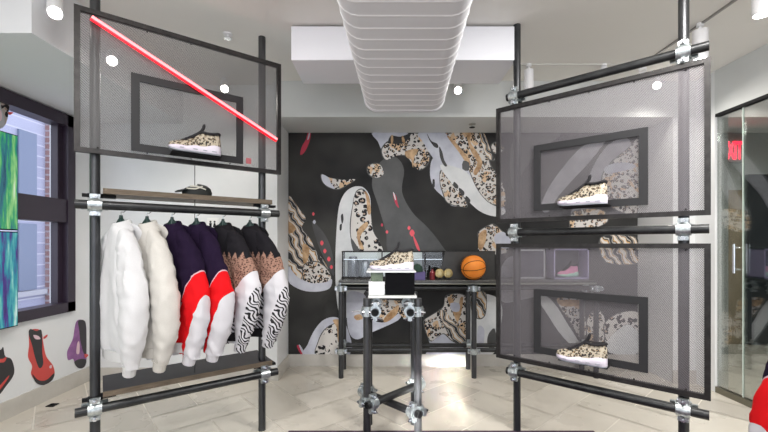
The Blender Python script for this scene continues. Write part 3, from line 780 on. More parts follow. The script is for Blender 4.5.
# ------------------------------------------------------------------ the leopard sneaker
M['sole'] = noisy('lilac white sole', (.66, .60, .72), (.80, .76, .84), 8, .35)
M['shoeleo'] = leopard('leopard upper', 62, (.50, .44, .34), (.34, .23, .13), rough=.38)
M['shoeblk'] = mat('black knit', (.014, .013, .016), .8)
M['clearsole'] = mat('grey outsole', (.30, .32, .36), .3)
def make_shoe(L=.30):
    root = thing('leopard_sneaker', 'x', 'sneaker', (0, 0, 0), 'leopard print sneakers on display')
    wt = [(0, .004), (.015, .018), (.05, .032), (.12, .043), (.25, .050), (.4, .047), (.55, .041), (.75, .041), (.9, .038), (.96, .030), (.99, .018), (1, .004)]
    zb = [(0, .022), (.06, .012), (.15, .005), (.25, .004), (1, .004)]
    zt = [(0, .034), (.06, .036), (.18, .036), (.3, .034), (.42, .042), (.5, .048), (.58, .044), (.68, .048), (.78, .060), (.88, .064), (1, .058)]
    def X(t): return (t-.5)*L
    ts = [0, .01, .03, .06, .1, .15, .2, .26, .32, .38, .44, .5, .56, .62, .68, .74, .8, .86, .91, .95, .975, .99, 1]
    # sole
    bm = new_bm(); rings = []
    for t in ts:
        w = lerp_table(wt, t); b = lerp_table(zb, t); h = lerp_table(zt, t); x = X(t); bulge = 1.06
        rings.append([V((x, -w*.9, b)), V((x, -w*1.02, b+.006)), V((x, -w*1.10, (b+h)/2)), V((x, -w*1.03, h-.006)), V((x, -w*.93, h)),
                      V((x, w*.93, h)), V((x, w*1.03, h-.006)), V((x, w*1.10, (b+h)/2)), V((x, w*1.02, b+.006)), V((x, w*.9, b))])
    loft(bm, rings); so = obj('sole', bm, M['sole'], root, True)
    bm = new_bm(); rings = []
    for t in ts:
        w = lerp_table(wt, t)*.97; b = lerp_table(zb, t); x = X(t)
        rings.append([V((x, -w, b-.0035)), V((x, -w*1.02, b+.004)), V((x, w*1.02, b+.004)), V((x, w, b-.0035))])
    loft(bm, rings); obj('outsole', bm, M['clearsole'], root, True)
    bm = new_bm()
    for sy in (-1, 1):
        for t, ln in ((.22, .05), (.47, .055), (.66, .05), (.84, .06)):
            w = lerp_table(wt, t)*1.10
            obox(bm, (X(t), sy*w*.985, lerp_table(zb, t)+.0155), (1, 0, 0), (0, 1, 0), (0, 0, 1), ln*L*.75, .0018, .0022)
    obj('sole_groove', bm, M['clearsole'], so)
    # upper
    top = [(0, .044), (.03, .056), (.08, .065), (.16, .070), (.26, .078), (.36, .091), (.46, .109), (.54, .127), (.60, .139), (.68, .138), (.76, .133), (.84, .137), (.92, .143), (.96, .140), (.985, .124), (1, .090)]
    tw = [(0, .3), (.3, .38), (.5, .45), (.62, .60), (.9, .62), (1, .5)]
    bm = new_bm(); rings = []
    for t in ts:
        w = lerp_table(wt, t)*.98; b = lerp_table(zt, t)-.008; h = lerp_table(top, t); f_ = lerp_table(tw, t); x = X(t)
        ring = []
        for k in range(15):
            a = PI*k/14; ca_, sa_ = math.cos(a), math.sin(a)
            f = sa_**.8
            ww = w*(1-(1-f_)*f**1.6)
            yy = ww*math.copysign(abs(ca_)**.55, ca_)
            rib = 1+.035*math.sin(x*260+f*5)*math.sin(PI*f)
            ring.append(V((x, yy*rib, b+(h-b)*f)))
        rings.append(ring)
    loft(bm, rings, closed=True); obj('upper', bm, M['shoeleo'], root, True)
    # collar lining
    bm = new_bm()
    ring = [(X(.58), 0, .134), (X(.63), .020, .138), (X(.74), .026, .134), (X(.84), .026, .136), (X(.93), .021, .143), (X(.97), 0, .144)]
    loop = ring + [(x, -y, z) for x, y, z in ring[-2:0:-1]]
    lp = spline(loop, 4)
    m_ = len(lp); rr = []
    for i, p in enumerate(lp): rr.append(V(p))
    for i in range(m_):
        a, b = rr[i], rr[(i+1) % m_]
        tube(bm, a-(b-a)*.1, b+(b-a)*.1, .0085, 8)
    f = bm.faces.new([bm.verts.new(p-V((0, 0, .004))) for p in rr])
    obj('collar', bm, M['shoeblk'], root, True)
    # tongue and pull tab
    bm = new_bm(); rings = []
    for x, z, w, th in ((X(.22), .072, .012, .004), (X(.36), .094, .020, .008), (X(.48), .116, .023, .009), (X(.57), .138, .021, .008), (X(.62), .156, .020, .009), (X(.645), .168, .015, .007)):
        rings.append([V((x, -w, z-th)), V((x-.004, -w*.8, z+th*.5)), V((x-.005, w*.8, z+th*.5)), V((x, w, z-th)), V((x+.006, 0, z-th*1.6))])
    loft(bm, rings); obj('tongue', bm, M['shoeblk'], root, True)
    bm = new_bm(); polytube(bm, [(X(.645), -.008, .158), (X(.665), -.008, .184), (X(.672), 0, .190), (X(.665), .008, .184), (X(.645), .008, .158)], .008, 8); obj('pull_tab', bm, M['shoeblk'], root, True)
    bm = new_bm(); polytube(bm, [(X(.965), -.006, .122), (X(.99), -.006, .140), (X(1.0), 0, .145), (X(.99), .006, .140), (X(.965), .006, .122)], .0032, 8); obj('heel_loop', bm, M['shoeblk'], root, True)
    bm = new_bm()
    for k in range(6):
        t = .28+k*.052; x = X(t); z = lerp_table(top, t)+.004
        polytube(bm, [(x, -.026, z-.010), (x+.002, -.013, z), (x+.003, 0, z+.004), (x+.002, .013, z), (x, .026, z-.010)], .0034, 6)
    obj('laces', bm, mat('dark cord', (.03, .028, .03), .6), root, True)
    return root
shoe = make_shoe()
def place_on(sh, p, heel_dir, lab, scale=1):
    sh.location = p; sh.rotation_euler = (0, 0, math.atan2(heel_dir[1], heel_dir[0])); sh.scale = (scale,)*3; sh['label'] = lab
def rack_shoe(sh, parent, Pp, u, n, pxt, pxh, heel, lab):
    pl = V(Pp)+n*.11
    a = hit(*pxt, pl, n); b = hit(*pxh, pl, n)
    z = (a.z+b.z)/2; c = (a+b)/2; ln = ((b-a).dot(u)); ln = abs(ln)
    place_on(sh, V((c.x, c.y, z)), heel, lab, ln/.305)
    ac = (c-V(Pp)).dot(u)
    platform(parent, V(Pp), u, n, ac-.13*(ln/.3), ac+.15*(ln/.3), z)
    print('shoe', lab, 'len', round(ln, 3), 'z', round(z, 3))
rack_shoe(shoe, LR, P+pc1, u1, n1, (168, 151), (221, 156.5), u1, 'leopard sneaker on the ledge of the left mesh panel under the red tube')
s2 = copy_tree(shoe); rack_shoe(s2, RR, Rn+n2*.047, -u2, n2, (557, 206), (608, 205), -u2, 'leopard sneaker on the ledge of the upper right mesh panel')
s3 = copy_tree(shoe); rack_shoe(s3, RR, Rn+n2*.047, -u2, n2, (556, 358), (608, 367.5), -u2, 'leopard sneaker on the ledge of the lower right mesh panel')

# ------------------------------------------------------------------ centre stand
CS = thing('scaffold_plinth', 'narrow four-legged scaffold tube stand in the centre with crossed braces', 'display stand', (.054, 2.58, 0))
lx0, lx1, ly0, ly1 = -.108, .2166, 2.42, 2.745
for x in (lx0, lx1):
    for y in (ly0, ly1): pole(CS, x, y, .955, 'leg')
for x, sg in ((lx0, 1), (lx1, -1)):
    xx = x+sg*.052
    rail(CS, (xx, ly0-.055, .872), (xx, ly1+.055, .872), 'side_rail')
    for y in (ly0, ly1): clamp(CS, (x, y, .872), (0, 0, 1), (0, 1, 0), (sg*.052, 0, 0))
d1 = V((lx1-lx0, ly1-ly0, 0)).normalized(); d2 = V((lx1-lx0, ly0-ly1, 0)).normalized()
s1 = V((-d1.y, d1.x, 0))*-.0; 
b1a = V((lx0+.036, ly0-.036, .300)); b1b = V((lx1+.036, ly1-.036, .300))
rail(CS, b1a-d1*.05, b1b+d1*.04, 'cross_brace')
b2a = V((lx0-.036, ly1-.036, .246)); b2b = V((lx1-.036, ly0-.036, .246))
rail(CS, b2a-d2*.04, b2b+d2*.06, 'cross_brace')
clamp(CS, (lx0, ly0, .300), Z, d1, V((.036, -.036, 0))); clamp(CS, (lx1, ly1, .300), Z, d1, V((.036, -.036, 0)))
clamp(CS, (lx0, ly1, .246), Z, d2, V((-.036, -.036, 0))); clamp(CS, (lx1, ly0, .246), Z, d2, V((-.036, -.036, 0)))
bm = new_bm(); tube(bm, (lx0-.09, ly0, .872), (lx0, ly0, .872), .005, 8); obj('long_bolt', bm, M['bolt'], CS)
bm = new_bm(); box(bm, -.100, .208, 2.405, 2.76, .956, .972, bev=.002); obj('top_plate', bm, mat('white acrylic plate', (.72, .74, .72), .25), CS)
bm = new_bm(); box(bm, .008, .196, 2.43, 2.70, .974, 1.118, bev=.003); tag(obj('black_box', bm, M['black']), 'shiny black cube box under the sneaker on the centre stand', 'box')
T = thing('white_box', 'small white box beside the black box on the centre stand', 'box', (-.05, 2.55, .974))
bm = new_bm(); box(bm, -.098, .004, 2.43, 2.66, .974, 1.052, bev=.003); obj('box_body', bm, mat('white card', (.84, .86, .87), .5), T)
bm = new_bm(); box(bm, -.099, .005, 2.429, 2.661, 1.036, 1.058, bev=.002); obj('box_lid', bm, mat('white lid', (.78, .80, .81), .5), T)
bm = new_bm(); box(bm, -.085, -.006, 2.45, 2.64, 1.058, 1.1178, bev=.004); tag(obj('green_tin', bm, noisy('dark green tin', (.05, .07, .05), (.16, .20, .13), 30, .3, .3)), 'small dark green tin stacked on the white box', 'tin')
bm = new_bm(); box(bm, -.112, .205, 2.42, 2.71, 1.1182, 1.1262); tag(obj('acrylic_sheet', bm, mat('frosted sheet', (.78, .80, .80), .2)), 'thin pale sheet under the centre sneaker', 'sheet')
s4 = copy_tree(shoe); place_on(s4, V((.050, 2.53, 1.1228)), (1, 0), 'leopard sneaker standing on the black box of the centre stand', .98)

# ------------------------------------------------------------------ back bench
BX0, BX1, BY0, BY1 = -.417, 2.06, 3.69, 3.955
BN = thing('scaffold_bench', 'long scaffold tube bench along the mural on the back wall', 'bench', (.8, 3.8, 0))
for x in (BX0, .874, BX1):
    for y in (BY0, BY1): pole(BN, x, y, .90, 'leg')
for z, nm in ((.868, 'upper_rail'), (.258, 'lower_rail')):
    for y, sg in ((BY0, 1), (BY1, -1)):
        rail(BN, (BX0-.05, y+sg*.046, z), (BX1+.05, y+sg*.046, z), nm, .021)
        for x in (BX0, .874, BX1): clamp(BN, (x, y, z), (0, 0, 1), (1, 0, 0), (0, sg*.046, 0), .9)
bm = new_bm(); rz = .905
tube(bm, (BX0, BY0, rz+.012), (BX1, BY0, rz+.012), .012, 12); obj('edge_rail', bm, M['brushed'], BN, True)
bm = new_bm(); box(bm, BX0-.02, BX1+.02, BY0-.035, 4.03, .928, .950, bev=.003); obj('bench_top', bm, noisy('dark bench board', (.05, .05, .048), (.12, .118, .11), 20, .25), BN)
# glass display case at the back of the bench
T = thing('glass_display_case', 'low thin-framed glass case on the back bench', 'display case', (.3, 3.9, .95))
CZ0, CZ1, CY0, CY1 = .951, 1.228, 3.86, 4.015
bm = new_bm()
for y in (CY0, CY1):
    for z in (CZ0+.006, CZ1-.006): box(bm, -.43, 1.13, y-.006, y+.006, z-.006, z+.006)
    for x in (-.42, -.02, .417, .60, 1.12): box(bm, x-.006, x+.006, y-.006, y+.006, CZ0, CZ1)
for x in (-.42, .417, 1.12): box(bm, x-.006, x+.006, CY0, CY1, CZ1-.012, CZ1)
obj('case_frame', bm, M['steel2'], T)
bm = new_bm(); box(bm, -.42, .60, CY0-.002, CY0+.002, CZ0+.01, CZ1-.01); box(bm, -.42, 1.12, CY0, CY1, CZ1-.004, CZ1-.001); obj('case_glass', bm, M['acryl'], T)
bm = new_bm(); box(bm, -.42, .60, CY0+.02, CY1-.01, 1.14, 1.146); obj('case_shelf', bm, M['chrome'], T)
bm = new_bm(); vs = [bm.verts.new(p) for p in ((.545, 3.848, .951), (1.12, 3.848, .951), (1.12, 3.858, 1.222), (.62, 3.858, 1.222))]
f = bm.faces.new(vs); r = bmesh.ops.extrude_face_region(bm, geom=[f]); bmesh.ops.translate(bm, vec=(0, -.006, 0), verts=[v for v in r['geom'] if isinstance(v, bmesh.types.BMVert)])
tag(obj('dark_board', bm, noisy('charcoal board', (.028, .028, .027), (.055, .053, .048), 8, .3)), 'slanted dark board standing behind the basketball', 'board')
bm = new_bm(); box(bm, -.41, .40, 3.995, 4.008, .96, 1.215); tag(obj('white_backing_card', bm, mat('white card back', (.80, .83, .84), .4)), 'pale card at the back of the glass case', 'card')
bm = new_bm(); lathe(bm, (-.32, 3.93, .951), [(.001, 0), (.055, 0), (.06, .01), (.058, .17), (.045, .20), (.04, .22), (.001, .225)]); tag(obj('case_reflection', bm, mat('grey reflection', (.16, .165, .19), .25, .6), None, True), 'grey solid in place of a reflection at the left end of the glass case', 'reflection')  # solid whose grey stands for a reflection in the case glass
bm = new_bm(); lathe(bm, (-.195, 3.93, .951), [(.001, 0), (.045, 0), (.048, .01), (.046, .15), (.03, .18), (.001, .185)]); tag(obj('case_reflection', bm, mat('pale reflection', (.30, .31, .35), .25, .6), None, True), 'paler solid in place of a reflection, right of the grey one', 'reflection')  # paler solid, also a glass reflection put into shape and colour
# things on the bench
bm = new_bm(); box(bm, .275, .40, 3.68, 3.80, .950, 1.030, bev=.004); tag(obj('violet_box', bm, mat('violet card', (.10, .075, .22), .4)), 'small violet box on the back bench', 'box')
T = thing('dark_green_cap', 'dark green cap on the violet box on the back bench', 'cap', (.33, 3.74, 1.030))
bm = new_bm(); lathe(bm, (.33, 3.745, 1.0305), [(.052, 0), (.052, .02), (.044, .05), (.024, .068), (.001, .074)]); obj('crown', bm, mat('dark green cloth', (.02, .05, .035), .8), T, True)
bm = new_bm(); lathe(bm, (.33, 3.70, 1.0305), [(.001, .0), (.040, 0), (.040, .004), (.001, .010)]); obj('brim', bm, mat('dark green brim', (.018, .04, .03), .8), T, True)
for i, (x, lab) in enumerate(((.545, 'gold round ornament, left one of the pair beside the basketball'), (.63, 'gold round ornament, the one nearer the basketball'))):
    T = thing('gold_ornament', lab, 'ornament', (x, 3.73, .95), 'gold ornaments on the back bench')
    bm = new_bm(); lathe(bm, (x, 3.73, .95), [(.001, 0), (.025, 0), (.024, .006), (.010, .012), (.009, .02), (.001, .02)]); obj('foot', bm, M['blackm'], T, True)
    bm = new_bm(); lathe(bm, (x, 3.745, 1.012), [(.001, 0), (.030, -.002), (.044, -.010), (.046, -.018), (.040, -.028), (.001, -.032)], axis=(0, 1, 0)); obj('disc', bm, noisy('dull gold', (.30, .22, .08), (.62, .50, .24), 60, .35, .5), T, True)
    bm = new_bm(); lathe(bm, (x, 3.712, 1.012), [(.001, -.003), (.018, -.003), (.020, .004), (.001, .006)], axis=(0, 1, 0)); obj('boss', bm, mat('gold boss', (.5, .42, .22), .3, .6), T, True)
T = thing('red_bottle', 'little dark red bottle left of the gold ornaments', 'bottle', (.475, 3.74, .95))
bm = new_bm(); lathe(bm, (.475, 3.74, .95), [(.001, 0), (.024, 0), (.026, .01), (.026, .07), (.010, .09), (.010, .105), (.001, .105)]); obj('bottle_body', bm, noisy('dark red glaze', (.12, .01, .015), (.30, .03, .04), 40, .3), T, True)
bm = new_bm(); lathe(bm, (.475, 3.74, 1.055), [(.012, 0), (.012, .018), (.001, .02)]); obj('cap', bm, M['blackm'], T, True)
# basketball
BC = V((.872, 3.715, 1.0715)); BR = .1205
m = mat('basketball leather', (.80, .22, .02), .5); n = N(m)
vo = n.new('ShaderNodeTexVoronoi'); vo.inputs['Scale'].default_value = 210; n.ln(n.coord('Object'), vo.inputs['Vector']); n.bump(vo.outputs['Distance'], .35, .002)
a = n.noise(n.coord('Object'), 12, 3); n.ln(n.mix(a.outputs['Fac'], (.74, .17, .012), (.92, .32, .03)), n.b.inputs['Base Color'])
T = thing('basketball', 'orange basketball with black seams on the back bench', 'ball', (BC.x, BC.y, .95))
bm = new_bm(); sphere(bm, BC, BR, u=48, v=32); obj('ball_skin', bm, m, T, True)
bm = new_bm(); Rm = Matrix.Rotation(R(-8), 3, 'Y') @ Matrix.Rotation(R(10), 3, 'X')
def seam(fn, k=64):
    pts = [BC + (Rm @ V(fn(2*PI*i/k))).normalized()*(BR-.0004) for i in range(k+1)]
    polytube(bm, pts, .0032, 6)
seam(lambda a: (math.cos(a), math.sin(a), 0)); seam(lambda a: (math.cos(a), 0, math.sin(a)))
for s_ in (-1, 1): seam(lambda a, s_=s_: (math.cos(a)*.82, s_*(.62-.22*math.cos(2*a)), math.sin(a)*.82))
obj('seams', bm, M['blackm'], T, True)
# behind the panel on the bench: a framed print and a pastel shoe
T = thing('framed_print', 'dark framed picture on the back bench seen through the lower right mesh', 'picture', (1.48, 3.85, .95))
bm = new_bm()
a0, a1, z0, z1 = 1.31, 1.63, .951, 1.245
for q in ((a0, a1, z0, z0+.015), (a0, a1, z1-.015, z1), (a0, a0+.015, z0, z1), (a1-.015, a1, z0, z1)): box(bm, q[0], q[1], 3.84, 3.86, q[2], q[3])
obj('picture_frame', bm, mat('pale frame', (.5, .5, .55), .4), T)
bm = new_bm(); box(bm, a0+.014, a1-.014, 3.848, 3.856, z0+.014, z1-.014); obj('picture', bm, noisy('dark violet print', (.04, .04, .06), (.12, .11, .15), 5, .2), T)
T = thing('pastel_display_box', 'open display box with a pastel shoe seen through the lower right mesh', 'display box', (1.86, 3.86, .95))
bm = new_bm(); a0, a1, z0, z1 = 1.70, 2.05, .951, 1.25
for q in ((a0, a1, z0, z0+.012), (a0, a1, z1-.012, z1), (a0, a0+.012, z0, z1), (a1-.012, a1, z0, z1)): box(bm, q[0], q[1], 3.80, 3.98, q[2], q[3])
obj('box_shell', bm, mat('lilac board', (.42, .38, .60), .4), T)
bm = new_bm(); box(bm, a0, a1, 3.98, 3.99, z0, z1); obj('box_back', bm, mat('dark back', (.06, .06, .08), .4), T)
s5 = copy_tree(shoe); s5['label'] = 'pink and pale green shoe inside the lilac display box'; del s5['group']
pm_ = {'sole': mat('mint sole', (.45, .75, .62), .4), 'upper': mat('pink upper', (.80, .30, .50), .4)}
s5.name = 'pastel_sneaker'
for ch in s5.children:
    k = ch.name.split('.')[0]
    if k in pm_:
        ch.data = ch.data.copy(); ch.data.materials.clear(); ch.data.materials.append(pm_[k])
s5.location = (1.87, 3.87, .966); s5.rotation_euler = (0, 0, R(20)); s5.scale = (.85,)*3

# ------------------------------------------------------------------ cap on the top shelf
cc = hit(192, 194, P+n1*-.02, n1); cc.z = 1.608
T = thing('baseball_hat', 'black cap with a white crossing logo lying on the top shelf of the left rack', 'cap', tuple(cc))
bm = new_bm(); rings = []
for r_, z in ((.085, 0), (.088, .018), (.080, .042), (.055, .060), (.02, .067), (.001, .068)):
    rings.append([cc + u1*(.03+r_*math.cos(2*PI*k/24)) + n1*(r_*.72*math.sin(2*PI*k/24)) + Z*(z*(1+.12*math.cos(2*PI*k/24))) for k in range(24)])
loft(bm, rings); obj('crown', bm, mat('black cloth', (.012, .015, .014), .75), T, True)
bm = new_bm(); top_ = []; bot = []
ring = [(-.035, -.06), (-.065, -.062), (-.088, -.04), (-.096, 0), (-.088, .04), (-.065, .062), (-.035, .06)]
for a_, b_ in ring: top_.append(cc+u1*a_+n1*b_+Z*(.020+.25*(a_+.096))); bot.append(top_[-1]-Z*.006)
loft(bm, [top_, bot]); obj('brim', bm, mat('black brim', (.012, .018, .016), .5), T)
M['logo'] = mat('cream thread', (.62, .60, .52), .6)
bm = new_bm()
polytube(bm, [cc+u1*-.02+n1*.052+Z*.052, cc+u1*.02+n1*.058+Z*.052, cc+u1*.07+n1*.05+Z*.036], .005, 6)
polytube(bm, [cc+u1*-.04+n1*.048+Z*.036, cc+u1*.01+n1*.062+Z*.036, cc+u1*.05+n1*.055+Z*.054], .005, 6)
obj('logo', bm, M['logo'], T)

# ------------------------------------------------------------------ garments
def zone_mat(kind):
    zb_ = kind == 'zebrabody'
    m = mat('garment cloth ' + kind, (.8, .8, .8), .9, spec=.12); n = N(m)
    tc = n.new('ShaderNodeTexCoord'); s = n.new('ShaderNodeSeparateXYZ'); n.ln(tc.outputs['Object'], s.inputs[0])
    x = n.math('ABSOLUTE', s.outputs['X']); z = s.outputs['Z']
    fine = n.noise(tc.outputs['Object'], 160, 2)
    if kind == 'white': c = n.mix(fine.outputs['Fac'], (.60, .60, .615), (.66, .66, .665))
    elif kind == 'cream': c = n.mix(fine.outputs['Fac'], (.55, .53, .49), (.62, .60, .56))
    elif kind == 'navy':
        navy = (.014, .007, .024); red = (.68, .008, .012); wh = (.62, .61, .64)
        # slanting red panel then a white one on the outer side
        lim = n.math('ADD', n.math('MULTIPLY', n.math('SUBTRACT', x, .25), 1.75), -.29)
        low = n.math('LESS_THAN', z, lim)
        xw = n.math('ADD', n.math('MULTIPLY', n.math('ADD', z, .40), .42), .305)
        outer = n.math('GREATER_THAN', x, xw)
        c = n.mix(low, navy, n.mix(outer, red, wh))
        piping = n.math('LESS_THAN', n.math('ABSOLUTE', n.math('SUBTRACT', z, lim)), .006)
        c = n.mix(piping, c, (.60, .40, .45))
    else:
        jag = n.new('ShaderNodeTexWave', wave_type='BANDS', bands_direction='X', wave_profile='TRI'); jag.inputs['Scale'].default_value = 7; n.ln(tc.outputs['Object'], jag.inputs['Vector'])
        l1 = n.math('ADD', n.math('MULTIPLY', jag.outputs['Fac'], .05), -.235)
        l2 = n.math('ADD', n.math('MULTIPLY', n.math('SUBTRACT', x, .25), 1.2), -.33)
        blk = (.014, .013, .016)
        le = n.new('ShaderNodeTexVoronoi'); le.inputs['Scale'].default_value = 75; n.ln(tc.outputs['Object'], le.inputs['Vector'])
        br_ = n.ramp(le.outputs['Distance'], [(.22, (.05, .025, .02)), (.40, (.24, .13, .10)), (.6, (.34, .20, .15))])
        wv = n.new('ShaderNodeTexWave', wave_type='BANDS', bands_direction='DIAGONAL'); wv.inputs['Scale'].default_value = 16; wv.inputs['Distortion'].default_value = 11; wv.inputs['Detail'].default_value = 1; wv.inputs['Detail Scale'].default_value = .9
        n.ln(tc.outputs['Object'], wv.inputs['Vector'])
        zeb = n.mix(n.math('LESS_THAN', wv.outputs['Fac'], .46), (.64, .63, .66), (.02, .02, .022))
        zone = n.math('MULTIPLY', n.math('LESS_THAN', z, -.42), n.math('GREATER_THAN', x, n.math('ADD', n.math('MULTIPLY', n.math('ADD', z, .45), .36), .285)))
        zone2 = n.math('MULTIPLY', n.math('LESS_THAN', z, -.40), 1.0 if zb_ else 0.0)
        lowc = n.mix(n.math('MAXIMUM', zone, zone2), (.64, .63, .66), zeb)
        c = n.mix(n.math('GREATER_THAN', z, l2), lowc, br_)
        c = n.mix(n.math('GREATER_THAN', z, l1), c, blk)
    n.ln(c, n.b.inputs['Base Color'])
    n.bump(fine.outputs['Fac'], .15, .002)
    return m
GM = {k: zone_mat(k) for k in ('white', 'cream', 'navy', 'zebra', 'zebrabody')}
GC = {'white': mat('white rib', (.60, .60, .60), .9, spec=.15), 'cream': mat('cream rib', (.56, .54, .50), .9, spec=.15), 'navy': mat('navy rib', (.014, .008, .022), .9, spec=.15), 'zebra': mat('black rib', (.010, .009, .011), .9, spec=.15)}
def crease(p, seed, amp=1.0):
    """cloth folds as a displacement amount: long soft folds plus sharper creases"""
    q = V((p.x*7+seed*3.3, p.y*6+seed, p.z*2.2))
    f = noise.noise(q)*.011
    r1 = 1-abs(noise.noise(V((p.x*16+p.z*5+seed*5.1, p.y*9, p.z*5-p.x*7))))*2
    return (f + (r1**2)*.008)*amp
def make_garment(name, label, kind, seed, group, left_short=False, wide=1.0, zebra_body=False):
    """local frame: x along the shoulders, z = 0 at the collar top"""
    rt = thing(name, label, 'garment', (0, 0, 0), group)
    cloth = GM[kind]
    # body
    prof = [(-.028, .052, .046), (-.045, .080, .052), (-.07, .108, .050), (-.10, .130, .052), (-.14, .148, .056), (-.20, .168, .060), (-.30, .186, .066), (-.42, .203, .068),
            (-.54, .206, .070), (-.64, .208, .070), (-.70, .205, .066), (-.735, .190, .058)]
    zs = []
    for (z0, w0, d0), (z1, w1_, d1_) in zip(prof, prof[1:]):
        m_ = max(1, int((z0-z1)/.022))
        for j in range(m_): k_ = j/m_; zs.append((z0+(z1-z0)*k_, w0+(w1_-w0)*k_, d0+(d1_-d0)*k_))
    zs.append(prof[-1])
    bm = new_bm(); rings = []; nn = 64
    for z, w, d in zs:
        ring = []; drop = min(1, max(0, -z-.10)*3.5)
        for k in range(nn):
            a = 2*PI*k/nn
            p = V((w*math.copysign(abs(math.cos(a))**.8, math.cos(a)), d*math.sin(a), z))
            fold = .011*math.sin(a*6+seed*2+z*2.5+1.5*noise.noise(V((a, z*2, seed))))*drop
            dd = (crease(p, seed) + fold)*(.25+.75*drop)
            nr = V((math.cos(a)*d, math.sin(a)*w, 0)).normalized()
            ring.append(p + nr*dd)
        rings.append(ring)
    loft(bm, rings); bd = obj('body', bm, GM['zebrabody'] if kind == 'zebra' else cloth, rt, True)
    bm = new_bm(); loft(bm, [[V((w_*math.cos(2*PI*k/48), .36*w_*math.sin(2*PI*k/48)*(1+.05*(k % 2)), z)) for k in range(48)] for z, w_ in ((-.725, .192), (-.742, .182), (-.778, .180), (-.785, .174))]); obj('hem', bm, GC[kind] if kind != 'navy' else GC['white'], rt, True)
    # sleeves
    for sx in (-1, 1):
        path = [(.065, -.062, .034), (.100, -.105, .048), (.128, -.165, .060), (.155, -.24, .069), (.182, -.33, .076), (.206, -.42, .080), (.216, -.50, .079), (.208, -.60, .073), (.188, -.69, .063), (.168, -.77, .051), (.158, -.81, .044)]
        if sx < 0 and left_short: path = [(.070, -.070, .036), (.100, -.105, .052), (.14, -.15, .064), (.185, -.19, .072), (.222, -.225, .078)]
        path = spline(path, 5, closed=False)
        bm = new_bm(); rings = []; n2_ = 36
        for i, (x, z, r) in enumerate(path):
            a_ = V(path[max(i-1, 0)][:2]); b_ = V(path[min(i+1, len(path)-1)][:2])
            d = (b_-a_).normalized(); nx = V((-d.y, d.x))
            ring = []; g_ = min(1, i/6)
            for k in range(n2_):
                a = 2*PI*k/n2_
                # boxy, flattened section as cloth hangs
                ca_ = math.copysign(abs(math.cos(a))**.75, math.cos(a)); sa_ = math.copysign(abs(math.sin(a))**.85, math.sin(a))
                p = V((x + nx.x*ca_*r, -.012+.72*sa_*r, z + nx.y*ca_*r))
                dd = crease(p+V((0, sx*3, 0)), seed+sx, 1.15)*g_ + 0.0028*math.sin(z*85+a*2+4*noise.noise(V((z*9, a, seed))))*g_*(.3+.7*abs(math.sin(a)))
                q = p + V((nx.x*math.cos(a), math.sin(a), nx.y*math.cos(a)))*dd
                ring.append(V((sx*q.x, q.y, q.z)))
            rings.append(ring)
        loft(bm, rings); sl = obj('sleeve', bm, cloth, rt, True)
        x, z, r = path[-1]
        d = V((path[-1][0]-path[-3][0], 0, path[-1][1]-path[-3][1])).normalized(); ctr = V((x, -.012, z))
        s_, t_ = frame_of(d)
        bm = new_bm(); L3 = .02 if (sx < 0 and left_short) else .05
        rings = [[(ctr + d*dd + (s_*math.cos(2*PI*k/24)*.8 + t_*math.sin(2*PI*k/24))*rr*(1+.05*(k % 2))) for k in range(24)] for dd, rr in ((-.008, r*.95), (.0, r*.90), (L3*.9, r*.84), (L3, r*.78), (L3*.9, r*.70))]
        rings = [[V((sx*p.x, p.y, p.z)) for p in rg_] for rg_ in rings]
        loft(bm, rings); obj('cuff', bm, cloth if kind in ('navy', 'zebra') else GC[kind], sl, True)
    # neckband and folded hood
    bm = new_bm(); rings = []
    for z, w, d in ((-.055, .095, .056), (-.035, .075, .054), (-.015, .056, .050), (.002, .046, .044), (.004, .038, .038), (-.02, .038, .034), (-.04, .040, .034)):
        rings.append([V((w*math.cos(2*PI*k/32), d*math.sin(2*PI*k/32)+.004, z+.014*math.sin(2*PI*k/32)*(1 if z > -.03 else .4))) for k in range(32)])
    loft(bm, rings); obj('collar', bm, cloth if kind != 'zebra' else GC['zebra'], rt, True)
    bm = new_bm(); rings = []
    for i, (y, z, w, h) in enumerate(((.03, -.015, .060, .020), (.055, -.035, .085, .034), (.075, -.075, .095, .044), (.080, -.12, .085, .038), (.072, -.165, .055, .022), (.064, -.185, .02, .010))):
        rings.append([V((w*math.cos(2*PI*k/24), y+h*.55*math.sin(2*PI*k/24), z+h*.3*math.cos(4*PI*k/24))) for k in range(24)])
    loft(bm, rings); obj('hood', bm, cloth if kind != 'zebra' else GC['zebra'], rt, True)
    return rt

M['hanger'] = mat('dark green hanger', (.006, .028, .024), .4)
def make_hanger():
    rt = thing('coat_hanger', 'x', 'hanger', (0, 0, 0), 'dark green coat hangers on the left rack')
    bm = new_bm(); rings = []
    for x, z, w, h in ((-.115, -.135, .010, .010), (-.095, -.110, .014, .012), (-.060, -.070, .018, .014), (-.025, -.030, .020, .022), (-.012, -.006, .013, .014), (0, .004, .012, .014), (.012, -.006, .013, .014), (.025, -.030, .020, .022), (.060, -.070, .018, .014), (.095, -.110, .014, .012), (.115, -.135, .010, .010)):
        rings.append([V((x, w*.7*math.cos(2*PI*k/12), z+h*math.sin(2*PI*k/12))) for k in range(12)])
    loft(bm, rings); obj('hanger_arms', bm, M['hanger'], rt, True)
    bm = new_bm(); tube(bm, (0, 0, -.05), (0, 0, .022), .019, 14, .008); obj('hanger_neck', bm, M['hanger'], rt, True)
    bm = new_bm(); pts = [(0, 0, .015), (0, 0, .040)]
    Rr = .0285; zc = .040+Rr*.55
    for k in range(11):
        a = R(-60 + k*24); pts.append((0, Rr*math.cos(a)+0, zc+.008+Rr*math.sin(a)))
    polytube(bm, pts, .0022, 6); obj('hook', bm, M['bolt'], rt, True)
    return rt
